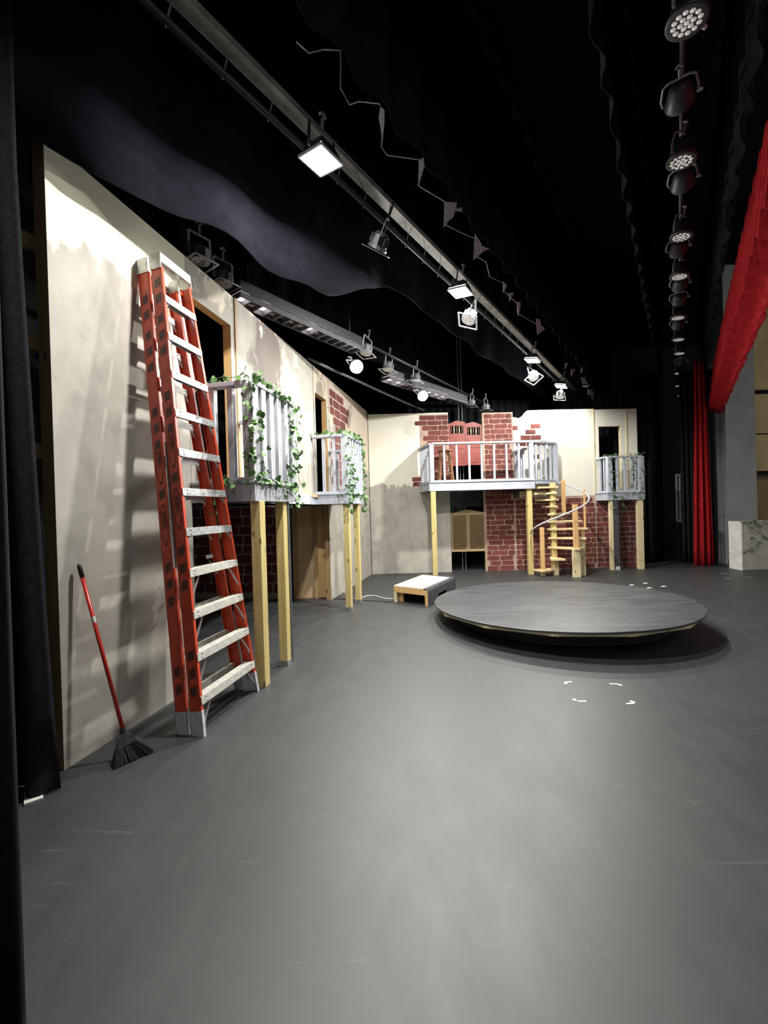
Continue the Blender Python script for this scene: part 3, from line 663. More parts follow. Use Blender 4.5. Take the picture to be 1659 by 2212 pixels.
for nm, y0, y1, hf in secs:
    for sx in (-1, 1):
        b = MB(); rail_mesh(b, sx, y0, y1, .16, LL - .10, hf); r = b.build('side_rail', 'orange', t)
        b = MB(); rail_mesh(b, sx, y0 - .004, y1 + .004, 0.0, .17, lambda z: hf(z) + .004, .006, .03)
        f = b.build('foot', 'fixture_light', r)
        # printed labels on the outside of the rail
        s = MB(); blocks = [.30, .42, .54, 1.02, 1.14, 1.26, 1.78, 2.14, 2.26, 2.38, 2.72, 2.84, 2.96, 3.12, 3.24]
        off = .0 if nm == 'front' else -.10
        for z in blocks:
            z += off
            if z < .24: continue
            yc = (y0 + y1) / 2; h, wd = .032, .024
            MB().add([LM(sx * (hf(zz) + .0012), yy, zz + (yy - yc) * .4) for yy, zz in ((yc - wd, z - h), (yc + wd, z - h), (yc + wd, z + h), (yc - wd, z + h))], [(0, 1, 2, 3)]).build('warning_label', 'sticker', r)
        for zc in ((1.56 + off), (2.0 + off)):
            yc = (y0 + y1) / 2; ov = MB(); n = 28
            ring = [(yc + .030 * k_ * math.cos(2 * math.pi * i / n), zc + .15 * k_ * math.sin(2 * math.pi * i / n)) for k_ in (1.0, .88) for i in range(n)]
            ov.add([LM(sx * (hf(zz) + .0014), yy, zz) for yy, zz in ring], [(i, (i + 1) % n, n + (i + 1) % n, n + i) for i in range(n)])
            ov.build('oval_logo', 'ink', r)
            if sx == -1:
                cu = bpy.data.curves.new('logo_text', 'FONT'); cu.body = 'WERNER'; cu.size = .046; cu.space_character = 1.0; cu.align_x = 'CENTER'; cu.align_y = 'CENTER'; cu.extrude = .0004; cu.offset = .0008
                to = bpy.data.objects.new('logo_text', cu); COL.objects.link(to); dg = bpy.context.evaluated_depsgraph_get()
                me = bpy.data.meshes.new_from_object(to.evaluated_get(dg)); COL.objects.unlink(to); bpy.data.objects.remove(to)
                X = -Ud; Z = -Wd; Yv = Z.cross(X)
                Mx = Matrix((X, Yv, Z)).transposed().to_4x4(); Mx.translation = LM(-(hf(zc) + .0018), yc, zc)
                me.transform(Mx); me.materials.clear(); me.materials.append(MAT['ink'])
                lo = bpy.data.objects.new('logo_text', me); COL.objects.link(lo); lo.parent = r; lo.location = (0, 0, 0)
    for k, z in enumerate(step_z):
        h = hf(z) - .006; b = MB(); yf, yb = (y1 + .006, y0 + .02) if nm == 'front' else (y0 + .03, y0 - .004)
        tread = [(yf, -.055), (yf, 0), (yb, 0), (yb, -.03), (yb + .004, -.03), (yb + .004, -.004), (yf - .004, -.004), (yf - .004, -.055)]
        # level tread although the ladder leans
        vs = [LM(sx * h, y, z + zz + (y - y1) * -.0) for sx in (-1, 1) for y, zz in tread]; n = len(tread)
        b.add(vs, [tuple(range(n)), tuple(range(2 * n - 1, n - 1, -1))] + [(i, i + n, (i + 1) % n + n, (i + 1) % n) for i in range(n)])
        for q in range(5 if nm == 'front' else 0): b.beam(LM(-h, yf - .014 - q * .015, z + .0015), LM(h, yf - .014 - q * .015, z + .0015), .003, .003, up=Nd)
        stp = b.build('step', 'alu_tread' if k < 4 else 'alu', t)
        for sx in (-1, 1):
            for dz in (-.012, -.040):
                MB().lathe([(.006, 0), (.006, .003), (.003, .005)], Matrix.Translation(LM(sx * (h - .05), yf, z + dz)) @ Nd.to_track_quat('Z', 'Y').to_matrix().to_4x4(), 8).build('rivet', 'alu', stp)
        for sx in (-1, 1):
            L = (.17 if k < 4 else .06) if nm == 'front' else .05; yy = y1 - .012 if nm == 'front' else y0 + .02
            MB().beam(LM(sx * (hf(z - .05 - L) - .012), yy, z - .05 - L), LM(sx * (h - .02 - L * .6), yy, z - .035), .004, .015, up=Nd).build('step_brace', 'alu', t)
# top cap
for nm, y0, y1, hf in secs:
    b = MB()
    for sx in (-1, 1):
        vs = [LM(sx * (hf(z) + .008 - q), y, z) for q in (0, .006) for z, y in ((LL - .115, y0 - .004), (LL - .115, y1 + .004), (LL, y1 + .004), (LL, y0 - .004))]
        b.add(vs, [(0, 1, 2, 3), (7, 6, 5, 4), (0, 4, 5, 1), (1, 5, 6, 2), (2, 6, 7, 3), (3, 7, 4, 0)])
    yy = y1 + .004 if nm == 'front' else y0 - .004
    b.beam(LM(-hf(LL) - .008, yy, LL - .035), LM(hf(LL) + .008, yy, LL - .035), .07, .006, up=Nd)
    b.beam(LM(-hf(LL) - .008, (y0 + y1) / 2, LL), LM(hf(LL) + .008, (y0 + y1) / 2, LL), .10, .006, up=Ud) if nm == 'front' else None
    cp = b.build('top_cap', 'alu', t)
    hl = MB()
    for (zz, yo) in ((-.03, -.02), (-.07, .015), (-.05, -.03), (-.09, -.015), (-.03, .025)):
        hl.lathe([(.006, 0), (.006, .002)], Matrix.Translation(LM(-(hf(LL) + .0095), (y0 + y1) / 2 + yo, LL + zz)) @ Wd.to_track_quat('Z', 'Y').to_matrix().to_4x4(), 8)
    hl.build('cap_hole', 'ink', cp)
MB().beam(LM(.31, -.095, 1.15), LM(.235, -.095, 2.05), .006, .03, up=Wd).build('spreader', 'alu', t)
MB().beam(LM(-.31, -.095, 1.15), LM(-.235, -.095, 2.05), .006, .03, up=Wd).build('spreader', 'alu', t)
MB().beam(LM(.18, -.20, 1.18), LM(.32, -.20, 1.18), .03, .006, up=Nd).build('cross_brace', 'alu', t)

# ------------------------------------------------------------------ broom
hd = G(272, 1632, 0); tp = WL(*WL.hit(170, 1218, .035)[:1], .035, WL.hit(170, 1218, .035)[1])
hb0, hb1 = G(242, 1661), G(331, 1622)
ctr = (hb0 + hb1) / 2; ed = (hb1 - hb0).normalized(); hw_ = (hb1 - hb0).length / 2
t = thing('broom', 'angle broom with red handle leaning on the painted wall left of the ladder', 'broom', ctr)
ft = Yp(267, 1582, ctr.y + .02)
MB().tube([ft, ft.lerp(tp, .93)], .0115, 10).build('handle', 'red_plastic', t, smooth=True)
MB().tube([ft.lerp(tp, .92), ft.lerp(tp, .985), tp], [.0135, .0135, .008], 10).build('grip', 'black_plastic', t, smooth=True)
MB().tube([ft.lerp(tp, .655), ft.lerp(tp, .69)], .0119, 10).build('handle_label', 'white_paint', t)
up = (ft - ctr); th = Vector((-ed.y, ed.x, 0)) * .025
shp = [(-.55, .13), (-.45, .165), (-.2, .20), (-.05, .215), (.12, .215), (.35, .19), (.48, .15), (.52, .12)]
zt0 = ft.z
def bp(a, z, d): return ctr + ed * (a * hw_ * 1.0) + up.normalized() * 0 + Vector((0, 0, 0)) + (ft - ctr) * (z / zt0) * 1.0 + th * d
b = MB(); lo_ = [(-.62, zt0 * .50), (.42, zt0 * .62)]; hi_ = [(.30, zt0 * .92), (.05, zt0 * 1.0), (-.1, zt0 * 1.0), (-.38, zt0 * .86)]
b.prism(lo_ + hi_, lambda x, d, z: bp(x, z, d), -.8, .8); b.build('broom_head', 'clear_plastic', t, bevel=.006)
b = MB(); b.tube([bp(-.02, zt0 * .95, 0), bp(-.02, zt0 * 1.16, 0)], .017, 10); b.build('socket', 'black_plastic', t)
b = MB(); rg = random.Random(4)
for i in range(420):
    q = rg.random(); d = rg.uniform(-.9, .9); a0 = -.60 + q * 1.0; a1 = -1 + 2 * q + rg.uniform(-.03, .03)
    p0 = bp(a0, zt0 * (.52 + .1 * q), d * .8); p1 = bp(a1, .002 + rg.random() * .006, d * 1.2); p1.z = .002 + rg.random() * .008
    b.beam(p0, p1, .0035, .0035)
b.build('bristles', 'bristle', t)

# ------------------------------------------------------------------ turntable
t = thing('round_platform', 'large low round black revolving platform on the stage floor', 'platform', (2.235, 5.498, 0))
tn = Vector((math.tan(math.radians(-1.0)), math.tan(math.radians(1.5)), 1)).normalized()
TM = Matrix.Translation((2.235, 5.498, .243)) @ tn.to_track_quat('Z', 'Y').to_matrix().to_4x4()
RT = 1.59
b = MB(); b.lathe([(RT - .004, -.02), (RT, -.016), (RT, -.003), (RT - .004, 0)], TM, 160); b.build('top_disc', 'turntable', t)
b = MB(); b.lathe([(.30, .0), (.30, .0022), (.295, .0022), (.295, 0)], TM, 64); ring = MB()
n = 64; vs = [TM @ Vector((r * math.cos(2 * math.pi * k / n) - .12, r * math.sin(2 * math.pi * k / n) + .28, .0015)) for r in (.262, .268) for k in range(n)]
ring.add(vs, [(k, (k + 1) % n, n + (k + 1) % n, n + k) for k in range(n)]); ring.build('cut_ring', 'black_paint', t)
b = MB(); n = 14
for k in range(n):
    a0, a1 = 2 * math.pi * (k + .3) / n, 2 * math.pi * (k + 1.3) / n; r = RT - .02
    p0, p1 = (TM @ Vector((r * math.cos(a), r * math.sin(a), -.038)) for a in (a0, a1)); b.beam(p0, p1, .03, .03)
b.build('rim_frame', 'pine_pale', t)
b = MB(); b.lathe([(RT - .30, -.225), (RT - .30, -.05)], TM, 48); b.build('base', 'black_paint', t)

# ------------------------------------------------------------------ crate-like step platform
c1, c2, c3 = Vector((.125, 6.72, 0)), Vector((.64, 6.33, 0)), Vector((1.22, 7.38, 0)); c4 = c1 + c3 - c2
t = thing('step_platform', 'low wooden step platform with pale plywood top beside the round platform', 'platform', c1)
ht = .265; X, Y = (c2 - c1), (c4 - c1)
LP = lambda a, b_, z: c1 + X * a + Y * b_ + Vector((0, 0, z))
MB().prism([(0, 0), (.86, 0), (.90, .92), (.0, .95)], lambda x, d, y: LP(x, y, d), ht - .02, ht).build('top_board', 'pine_pale', t)
b = MB().prism([(.86, 0), (1, 0), (1, 1), (0, 1), (0, .95), (.90, .92)], lambda x, d, y: LP(x, y, d), ht - .02, ht - .0005); b.build('painted_edge', 'dark_grey', t)
b = MB().prism([(.0, 0), (.985, 0), (.985, .03), (.0, .03)], lambda x, d, y: LP(x, y, d), ht - .105, ht - .021); b.build('front_rail', 'pine_orange', t)
for a in ((0, .07), (.10, .21), (.90, .985)):
    MB().prism([(a[0], .0 if a[0] != .10 else .06), (a[1], .0 if a[0] != .10 else .06), (a[1], .10), (a[0], .10)], lambda x, d, y: LP(x, y, d), 0, ht - .106).build('leg', 'pine_pale' if a[0] == 0 else 'pine_orange', t)
b = MB().prism([(.985, 0), (1.03, 0), (1.03, 1), (.985, 1)], lambda x, d, y: LP(x, y, d), .13, ht - .02)
b.prism([(.985, 0), (1.03, 0), (1.03, .30), (.985, .30)], lambda x, d, y: LP(x, y, d), 0, .13); b.prism([(.985, .62), (1.03, .62), (1.03, 1), (.985, 1)], lambda x, d, y: LP(x, y, d), 0, .13); b.build('side_panel', 'dark_grey', t)
b = MB().prism([(.0, .93), (.98, .93), (.98, .96), (.0, .96)], lambda x, d, y: LP(x, y, d), 0, ht - .021); b.prism([(.0, .1), (.03, .1), (.03, .93), (.0, .93)], lambda x, d, y: LP(x, y, d), 0, ht - .021); b.build('back_panel', 'black_paint', t)

# cables on the floor
def wire(name, label, pts, r, mat, cat='cable'):
    pts = [Vector(p) for p in pts]; out = []
    for i in range(len(pts) - 1):
        p0, p1, p2, p3 = pts[max(i - 1, 0)], pts[i], pts[i + 1], pts[min(i + 2, len(pts) - 1)]
        for k in range(6):
            q = k / 6; out.append(.5 * ((2 * p1) + (p2 - p0) * q + (2 * p0 - 5 * p1 + 4 * p2 - p3) * q * q + (3 * p1 - p0 - 3 * p2 + p3) * q ** 3))
    out.append(pts[-1]); o = MB().tube(out, r, 6).build(name, mat, smooth=True); return tag(o, label, cat)
wire('cable', 'pale cable on the floor running from the left wall to the step platform', [G(712, 1292, .008), G(738, 1278, .01), G(762, 1294, .008), G(800, 1286, .008), G(830, 1292, .008), G(851, 1294, .008)], .007, 'white_cable')
wire('cable', 'dark cable lying along the floor under the far left balcony', [G(690, 1291, .008), G(740, 1294, .008), G(790, 1297, .008), G(848, 1300, .008)], .006, 'black_plastic')
# loose sheet under the left black curtain
b = MB(); p = [G(52, 1716), G(98, 1702), G(92, 1728), G(52, 1742)]
b.add([q + Vector((0, 0, z)) for z in (0, .012) for q in p], [(0, 1, 2, 3), (7, 6, 5, 4), (0, 4, 5, 1), (1, 5, 6, 2), (2, 6, 7, 3), (3, 7, 4, 0)])
tag(b.build('white_board', 'white_paint'), 'small white board lying under the hem of the left black curtain', 'board')

# tape marks on the floor
def tape(u, v, shape, label, mat, sc_=1.0, rot=0.0):
    c = G(u, v, .001); b = MB()
    for (x0, y0, x1, y1, wd) in shape:
        R = Matrix.Rotation(rot, 3, 'Z'); p, q = c + R @ Vector((x0, y0, 0)) * sc_, c + R @ Vector((x1, y1, 0)) * sc_
        b.beam(p, q, wd, .0012)
    tag(b.build('tape_mark', mat), label, 'tape mark', 'glow tape spike marks on the floor')
ell = [(-.05, 0, .01, 0, .018), (.015, .005, .03, -.05, .018)]
tape(1228, 1474, [(-.03, .005, .03, .012, .018), (-.04, -.03, -.02, .0, .022)], 'yellow tape mark on the floor before the round platform, upper left of four', 'tape')
tape(1330, 1478, [(-.045, .012, .015, .004, .018), (.018, .0, .035, -.028, .022)], 'yellow tape mark on the floor before the round platform, upper right of four', 'tape')
tape(1250, 1513, [(-.03, .03, -.02, .0, .022), (-.01, -.01, .05, -.014, .018)], 'yellow tape mark on the floor before the round platform, lower left of four', 'tape')
tape(1363, 1518, [(-.04, -.012, .02, -.008, .018), (.01, .03, .03, .0, .022)], 'yellow tape mark on the floor before the round platform, lower right of four', 'tape')
for (u, v, lab) in ((1365, 1264, 'pale tape mark behind the round platform, leftmost of four'), (1395, 1260, 'pale tape mark behind the round platform, farthest of four'), (1403, 1270, 'pale tape mark behind the round platform, nearest of four'), (1434, 1267, 'pale tape mark behind the round platform, rightmost of four')):
    tape(u, v, [(-.04, .0, .04, .012, .05), (.0, .03, .045, .045, .035)], lab, 'white_tape')
for (u, v, lab) in ((1564, 1239, 'faint grey tape mark near the red curtain, farthest of three'), (1574, 1250, 'faint grey tape mark near the red curtain, nearest of three'), (1618, 1247, 'faint grey tape mark in front of the ivy-painted block')):
    tape(u, v, [(-.07, 0, .07, .0, .03)], lab, 'cord')

# ------------------------------------------------------------------ ivy
def garland(name, label, strands, seed, leaf=.055, dens=26, spread=.045, mat='leaf', group=None):
    rg = random.Random(seed); t = thing(name, label, 'ivy', strands[0][0], group); st = MB(); lf = MB()
    for s in strands:
        pts = [Vector(p) for p in s]; path = []
        for i in range(len(pts) - 1):
            L = (pts[i + 1] - pts[i]).length; n = max(2, int(L / .05))
            for k in range(n): path.append(pts[i].lerp(pts[i + 1], k / n) + Vector((rg.uniform(-1, 1), rg.uniform(-1, 1), rg.uniform(-1, 1))) * .012)
        path.append(pts[-1]); st.tube(path, .0028, 5)
        tot = sum((path[i + 1] - path[i]).length for i in range(len(path) - 1))
        for _ in range(int(tot * dens)):
            i = rg.randrange(len(path) - 1); c = path[i].lerp(path[i + 1], rg.random()) + Vector((rg.gauss(0, 1), rg.gauss(0, 1), rg.gauss(0, 1) - .3)) * spread * .6
            M = (Matrix.Rotation(rg.uniform(0, 6.28), 3, 'Z') @ Matrix.Rotation(rg.uniform(.5, 1.5), 3, 'X') @ Matrix.Rotation(rg.uniform(-1.2, 1.2), 3, 'Z'))
            k = leaf * rg.uniform(.6, 1.15)
            shp = [(0, -.55, 0), (.30, -.25, .10), (.42, .12, .12), (.26, .40, .06), (0, .30, 0), (-.26, .40, .06), (-.42, .12, .12), (-.30, -.25, .10)]
            vs = [c + M @ (Vector(p) * k) for p in shp]
            lf.add(vs, [(0, 1, 2, 3, 4), (0, 4, 5, 6, 7)])
    st.build('vine_stem', 'stem', t); lf.build('leaves', mat, t)
    return t
g = 'ivy garlands on the balconies'
garland('ivy_garland', 'green ivy garland wound over the near left balcony', [
    [WL(1.255, .05, 2.66), WL(1.255, .35, 2.68), WL(1.22, .57, 2.68), WL(1.20, .60, 2.5), WL(1.19, .60, 2.2), WL(1.18, .58, 1.9), WL(1.17, .60, 1.78)],
    [WL(1.22, .60, 2.68), WL(1.6, .63, 2.62), WL(1.95, .64, 2.62), WL(2.03, .64, 2.5), WL(2.04, .64, 2.1), WL(2.0, .65, 1.85), WL(2.05, .64, 1.62), WL(2.0, .62, 1.50)],
    [WL(1.16, .30, 1.79), WL(1.17, .58, 1.76), WL(1.4, .65, 1.80), WL(1.7, .65, 1.74), WL(2.02, .65, 1.74)],
    [WL(1.26, .62, 2.4), WL(1.30, .64, 2.0), WL(1.34, .65, 1.76)],
    [WL(1.85, .64, 2.5), WL(1.88, .64, 2.1), WL(1.84, .65, 1.75)],
    [WL(1.17, .25, 1.76), WL(1.16, .30, 1.45), WL(1.15, .27, 1.1), WL(1.16, .30, .95)]], 1, leaf=.064, dens=42, group=g)
garland('ivy_garland', 'green ivy garland on the far left balcony', [
    [WL(3.97, .0, 2.66), WL(3.97, .52, 2.68), WL(3.94, .56, 2.4), WL(3.93, .57, 2.0), WL(3.93, .58, 1.70), WL(3.92, .58, 1.60), WL(3.98, .58, 1.45)],
    [WL(3.97, .56, 2.67), WL(4.4, .58, 2.64), WL(4.77, .58, 2.62), WL(4.80, .58, 2.2), WL(4.80, .60, 1.75), WL(4.82, .6, 1.62), WL(4.80, .6, 1.42)],
    [WL(3.90, .40, 1.76), WL(3.95, .60, 1.72), WL(4.4, .60, 1.74), WL(4.82, .60, 1.70)],
    [WL(4.1, .58, 2.5), WL(4.12, .6, 2.1), WL(4.10, .6, 1.75)]], 2, leaf=.064, dens=54, group=g)
garland('ivy_garland', 'sparse ivy garland on the balcony under the black window', [
    [WB(5.30, .2, 2.57), WB(5.38, .42, 2.57), WB(5.7, .44, 2.56), WB(6.1, .44, 2.56)],
    [WB(5.40, .44, 2.5), WB(5.42, .46, 2.1), WB(5.43, .46, 1.65), WB(5.40, .45, 1.45), WB(5.42, .45, 1.30)],
    [WB(6.08, .46, 2.5), WB(6.1, .47, 2.0), WB(6.05, .47, 1.7)],
    [WB(5.3, .44, 1.68), WB(5.6, .46, 1.62), WB(5.9, .46, 1.68), WB(6.12, .46, 1.62)], [WB(5.62, .46, 1.62), WB(5.64, .46, 1.33)],
    [WB(5.88, .42, 2.5), WB(5.90, .43, 2.1), WB(5.88, .43, 1.8)]], 3, leaf=.05, dens=48, mat='leaf_dark', group=g)

# ------------------------------------------------------------------ right side: curtain, valance, block, panels
drape('red_curtain', 'bright red side curtain hanging to the floor at the proscenium', (7.12, 9.62), (7.52, 9.52), .01, 4.75, 3, .07, 'red_cloth', seed=8, seg=10, flare=.5)
# valance
vs = []; fs = []; nx = 420; t0, t1 = 3.2, 12.6; nz = 5
for j in range(nz + 1):
    for i in range(nx + 1):
        q = i / nx; tt = t0 + (t1 - t0) * q; a = tt * 2 * math.pi / .36
        saw = (math.sin(a) + .35 * math.sin(2 * a + .6)); zb = 3.61 + .10 * math.cos(a + .4) + .02 * math.sin(a * .37)
        z = zb + (4.78 - zb) * j / nz; vs.append(A(tt, .69 + .13 * saw * (1 - .75 * j / nz), z))
for j in range(nz):
    for i in range(nx): fs.append((j * (nx + 1) + i, j * (nx + 1) + i + 1, (j + 1) * (nx + 1) + i + 1, (j + 1) * (nx + 1) + i))
o = MB().add(vs, fs).build('red_valance', 'red_cloth'); s_ = o.modifiers.new('thick', 'SOLIDIFY'); s_.thickness = .01
tag(o, 'long pleated red valance hanging overhead along the proscenium', 'curtain')
# black teaser above the valance and border over the lamps row
b = MB(); blk0 = G(1605, 1232)
t = thing('painted_block', 'low stone-painted block with ivy at the right edge of the stage', 'scenery block', blk0)
b = MB(); b.box((blk0.x + .55, blk0.y + .16, .515), (1.1, .32, 1.03)); b.build('block_body', 'block_paint', t, bevel=.006)
b = MB(); b.box((blk0.x - .008, blk0.y + .16, .515), (.02, .33, 1.035)); b.build('end_board', 'white_paint', t)
garland('ivy_garland', 'ivy trailing over the stone-painted block at right', [
    [blk0 + Vector((-.05, -.02, 1.0)), blk0 + Vector((.2, -.02, 1.04)), blk0 + Vector((.45, -.02, 1.0)), blk0 + Vector((.7, -.02, 1.05))],
    [blk0 + Vector((.12, -.02, 1.0)), blk0 + Vector((.2, -.03, .8)), blk0 + Vector((.17, -.03, .55))], [blk0 + Vector((.3, -.02, 1.0)), blk0 + Vector((.36, -.03, .8)), blk0 + Vector((.48, -.03, .62))],
    [blk0 + Vector((.02, -.02, .42)), blk0 + Vector((.2, -.03, .46)), blk0 + Vector((.5, -.03, .7))]], 5, leaf=.05, dens=34, mat='leaf_dark')
t = thing('acoustic_panels', 'tan acoustic wall panels beyond the grey proscenium wall', 'wall panel', (8.7, 9.75, 2.2))
for (z0, z1) in ((2.15, 3.00), (3.03, 3.95), (4.05, 6.2)):
    MB().box((9.3, 9.80, (z0 + z1) / 2), (1.35, .06, z1 - z0)).build('panel', 'tan_panel', t, bevel=.005)
tag(MB().box((9.7, 10.2, 1.05), (2.1, .05, 2.1)).build('dark_opening_sheet', 'stud'), 'brown sheet in place of the dark opening low beyond the grey wall', 'panel')  # coloured sheet stands in for the darkness of an opening

# ------------------------------------------------------------------ left edge: near black curtains
drape('black_curtain', 'black curtain fold filling the left edge of the view', (-1.75, 1.15), (-1.06, 1.15), .01, 6.0, 4, .06, seed=21)
# second curtain whose edge flares out toward the hem
vs = []; fs = []; nx, nz = 60, 14
for j in range(nz + 1):
    z = .01 + (6.0 - .01) * j / nz; e = -1.83 - .13 * min(1, (z / 3.4)) ** .8
    for i in range(nx + 1):
        q = i / nx; vs.append((-2.9 + (e + 2.9) * q, 2.26 + .05 * math.sin(q * 26) + .10 * (1 - q), z + (.05 if False else 0)))
for j in range(nz):
    for i in range(nx): fs.append((j * (nx + 1) + i, j * (nx + 1) + i + 1, (j + 1) * (nx + 1) + i + 1, (j + 1) * (nx + 1) + i))
o = MB().add(vs, fs).build('black_curtain', 'black_cloth', smooth=True); s_ = o.modifiers.new('thick', 'SOLIDIFY'); s_.thickness = .008
tag(o, 'second black curtain behind, its hem flaring out beside the painted wall', 'curtain')

# ------------------------------------------------------------------ overhead: borders
def border(label, c, t0, t1, z0, z1, fold, amp, seed, mat='border_cloth', wob=.05):
    nx = int((t1 - t0) / fold * 8); nz = 3; vs = []; rg = random.Random(seed)
    for j in range(nz + 1):
        for i in range(nx + 1):
            tt = t0 + (t1 - t0) * i / nx; zb = z0 + (.62 * max(0, min(1, (tt - 3.0) / 1.3)) ** 1.1 if wob > .08 else 0) + wob * mnoise.noise(Vector((tt * 1.3, seed, 0))) * 1.6  # hem lifted past the left wall to keep its shadow off the back wall
            vs.append(A(tt, c + amp * math.sin(tt * 2 * math.pi / fold) * (1 + .4 * mnoise.noise(Vector((tt, seed, 3)))), zb + (z1 - zb) * j / nz))
    fs = [(j * (nx + 1) + i, j * (nx + 1) + i + 1, (j + 1) * (nx + 1) + i + 1, (j + 1) * (nx + 1) + i) for j in range(nz) for i in range(nx)]
    o = MB().add(vs, fs).build('border_curtain', mat, smooth=True); s_ = o.modifiers.new('thick', 'SOLIDIFY'); s_.thickness = .01
    return tag(o, label, 'curtain', 'black border curtains overhead')
border('black overhead border whose wavy hem shades the top of the left wall', -2.92, -.6, 13.5, 3.66, 6.9, .9, .03, 1, wob=.09)
border('black overhead border carrying the torn white scraps', -1.80, -.5, 15.5, 4.55, 6.9, .5, .035, 2)
border('black overhead border just behind the row of round lamps', -.45, 1.0, 15.0, 4.9, 6.9, .5, .03, 4)
border('black overhead border above the red valance', .50, 1.0, 15.0, 4.72, 6.9, .5, .03, 5)
border('black overhead border farthest upstage above the strip lights', -4.75, 1.0, 15.0, 4.35, 6.9, .5, .05, 6)

# pipes and raceway
t = thing('lighting_raceway', 'long scuffed grey raceway and pipe overhead carrying the flood lights', 'lighting pipe', A(6, -2.26, 4.4))
MB().beam(A(.6, -2.26, 4.42), A(11.6, -2.20, 4.42), .10, .05).build('raceway', 'raceway', t)
MB().tube([A(.6, -2.33, 4.30), A(11.6, -2.27, 4.30)], .024, 10).build('pipe', 'black_metal', t, smooth=True)
for k in range(30): MB().tube([A(.9 + k * .36, -2.335, 4.27), A(.9 + k * .36 + .03, -2.30, 4.46)], .006, 5).build('cable_tie', 'steel_grey', t)
t = thing('lighting_pipe', 'dark upstage pipe overhead carrying the strip lights', 'lighting pipe', A(6, -3.95, 4.1))
MB().tube([A(1.5, -3.98, 4.12), A(12.2, -4.05, 4.12)], .024, 10).build('pipe', 'black_metal', t, smooth=True)
p0, p1 = G(664, 774, 3.85), G(905, 882, 3.85); dd = (p1 - p0).normalized()
tag(MB().tube([p0, p1 + dd * .6], .024, 10).build('lighting_pipe', 'steel_grey', smooth=True), 'low grey pipe just upstage of the two bright round lamps', 'lighting pipe')
for (u, v, lab) in ((990, 880, 'left'), (997, 880, 'right')):
    a = Yp(u, 862, 9.95); bq = Yp(u, 915, 9.95)
    tag(MB().tube([Vector((a.x, a.y, 6.9)), Vector((a.x, a.y, 0.01))], .008, 6).build('hanging_rope', 'cord'), f'thin vertical rope above the red saloon doors, {lab} of two', 'rope', 'ropes behind the red saloon doors')

# ------------------------------------------------------------------ lighting fixtures
def clampbits(b, h):
    b.tube([(0, 0, h), (0, 0, h + .10)], .012, 8); b.tube([(-.03, 0, h + .11), (0, 0, h + .14), (.03, 0, h + .11)], .011, 8)
def flood(label, loc, tilt, watts, color=(1, .975, .92)):
    t = thing('flood_light', label, 'stage light', (0, 0, 0), 'lit flood lights on the raceway')
    b = MB(); s = .115
    b.add([(x * s, y * s, 0) for x, y in ((-1, -1), (1, -1), (1, 1), (-1, 1))] + [(x * s * .6, y * s * .6, .10) for x, y in ((-1, -1), (1, -1), (1, 1), (-1, 1))],
          [(4, 5, 6, 7), (0, 1, 5, 4), (1, 2, 6, 5), (2, 3, 7, 6), (3, 0, 4, 7)]); b.build('housing', 'black_metal', t)
    f = MB()
    for a, c in (((-s, -s), (s, -s)), ((s, -s), (s, s)), ((s, s), (-s, s)), ((-s, s), (-s, -s))): f.beam((*a, -.006), (*c, -.006), .012, .016)
    f.build('lens_frame', 'fixture_light', t)
    MB().box((0, 0, .012), (s * 1.9, s * 1.9, .004)).build('lens', 'lamp_white', t)
    y = MB(); y.beam((-s - .012, 0, .02), (-s - .012, 0, .19), .025, .005); y.beam((s + .012, 0, .02), (s + .012, 0, .19), .025, .005); y.beam((-s - .012, 0, .19), (s + .012, 0, .19), .025, .005)
    y.build('yoke', 'black_metal', t); c = MB(); clampbits(c, .19); c.build('clamp', 'steel_grey', t)
    t.location = loc; t.rotation_euler = tilt
    l = area_light('flood_lamp', (0, 0, -.012), .13, watts, color); l.parent = t
    return t
pan = math.atan2(DA.y, DA.x)
FL = [(693, 345, 4.1), (995, 630, 4.1), (1150, 778, 4.1), (1212, 834, 4.1)]
LB = ['blazing square flood light nearest the camera', 'second lit flood light along the raceway', 'third lit flood light along the raceway', 'farthest lit flood light, over the painted back wall']
TL = [(.10, .0), (.12, .05), (.20, .05), (.25, .1)]
for (u, v, z), lab, (a, c) in zip(FL, LB, TL):
    flood(lab, G(u, v, z), (a, c, pan), FLOOD_W * {693: .62, 995: 1.0, 1150: 1.0, 1212: .5}[u])

def bulb(label, loc, watts):
    t = thing('led_lamp', label, 'stage light', (0, 0, 0), 'round lit lamps upstage')
    b = MB(); b.lathe([(.03, .16), (.05, .14), (.075, .05), (.10, .02), (.10, 0)], Matrix.Identity(4), 20); b.build('housing', 'fixture_light', t, smooth=True)
    b = MB(); b.lathe([(.001, -.090), (.055, -.075), (.085, -.045), (.098, -.001), (.02, .0)], Matrix.Identity(4), 20); b.build('globe', 'bulb_white', t, smooth=True)
    y = MB(); y.beam((-.1, 0, .02), (-.1, 0, .22), .02, .004); y.beam((.1, 0, .02), (.1, 0, .22), .02, .004); y.beam((-.1, 0, .22), (.1, 0, .22), .02, .004); clampbits(y, .22); y.build('yoke', 'fixture_light', t)
    t.location = loc; t.rotation_euler = (-.85, 0, .45)
    l = area_light('led_lamp_light', (0, 0, -.10), .12, watts, (1, .98, .92), shape='DISK'); l.parent = t
    return t
bulb('dazzling round lamp above the far left balcony', G(770, 792, 3.62), BULB_W)
bulb('dazzling round lamp in front of the cream end of the back wall', G(913, 855, 3.62), BULB_W * .9)

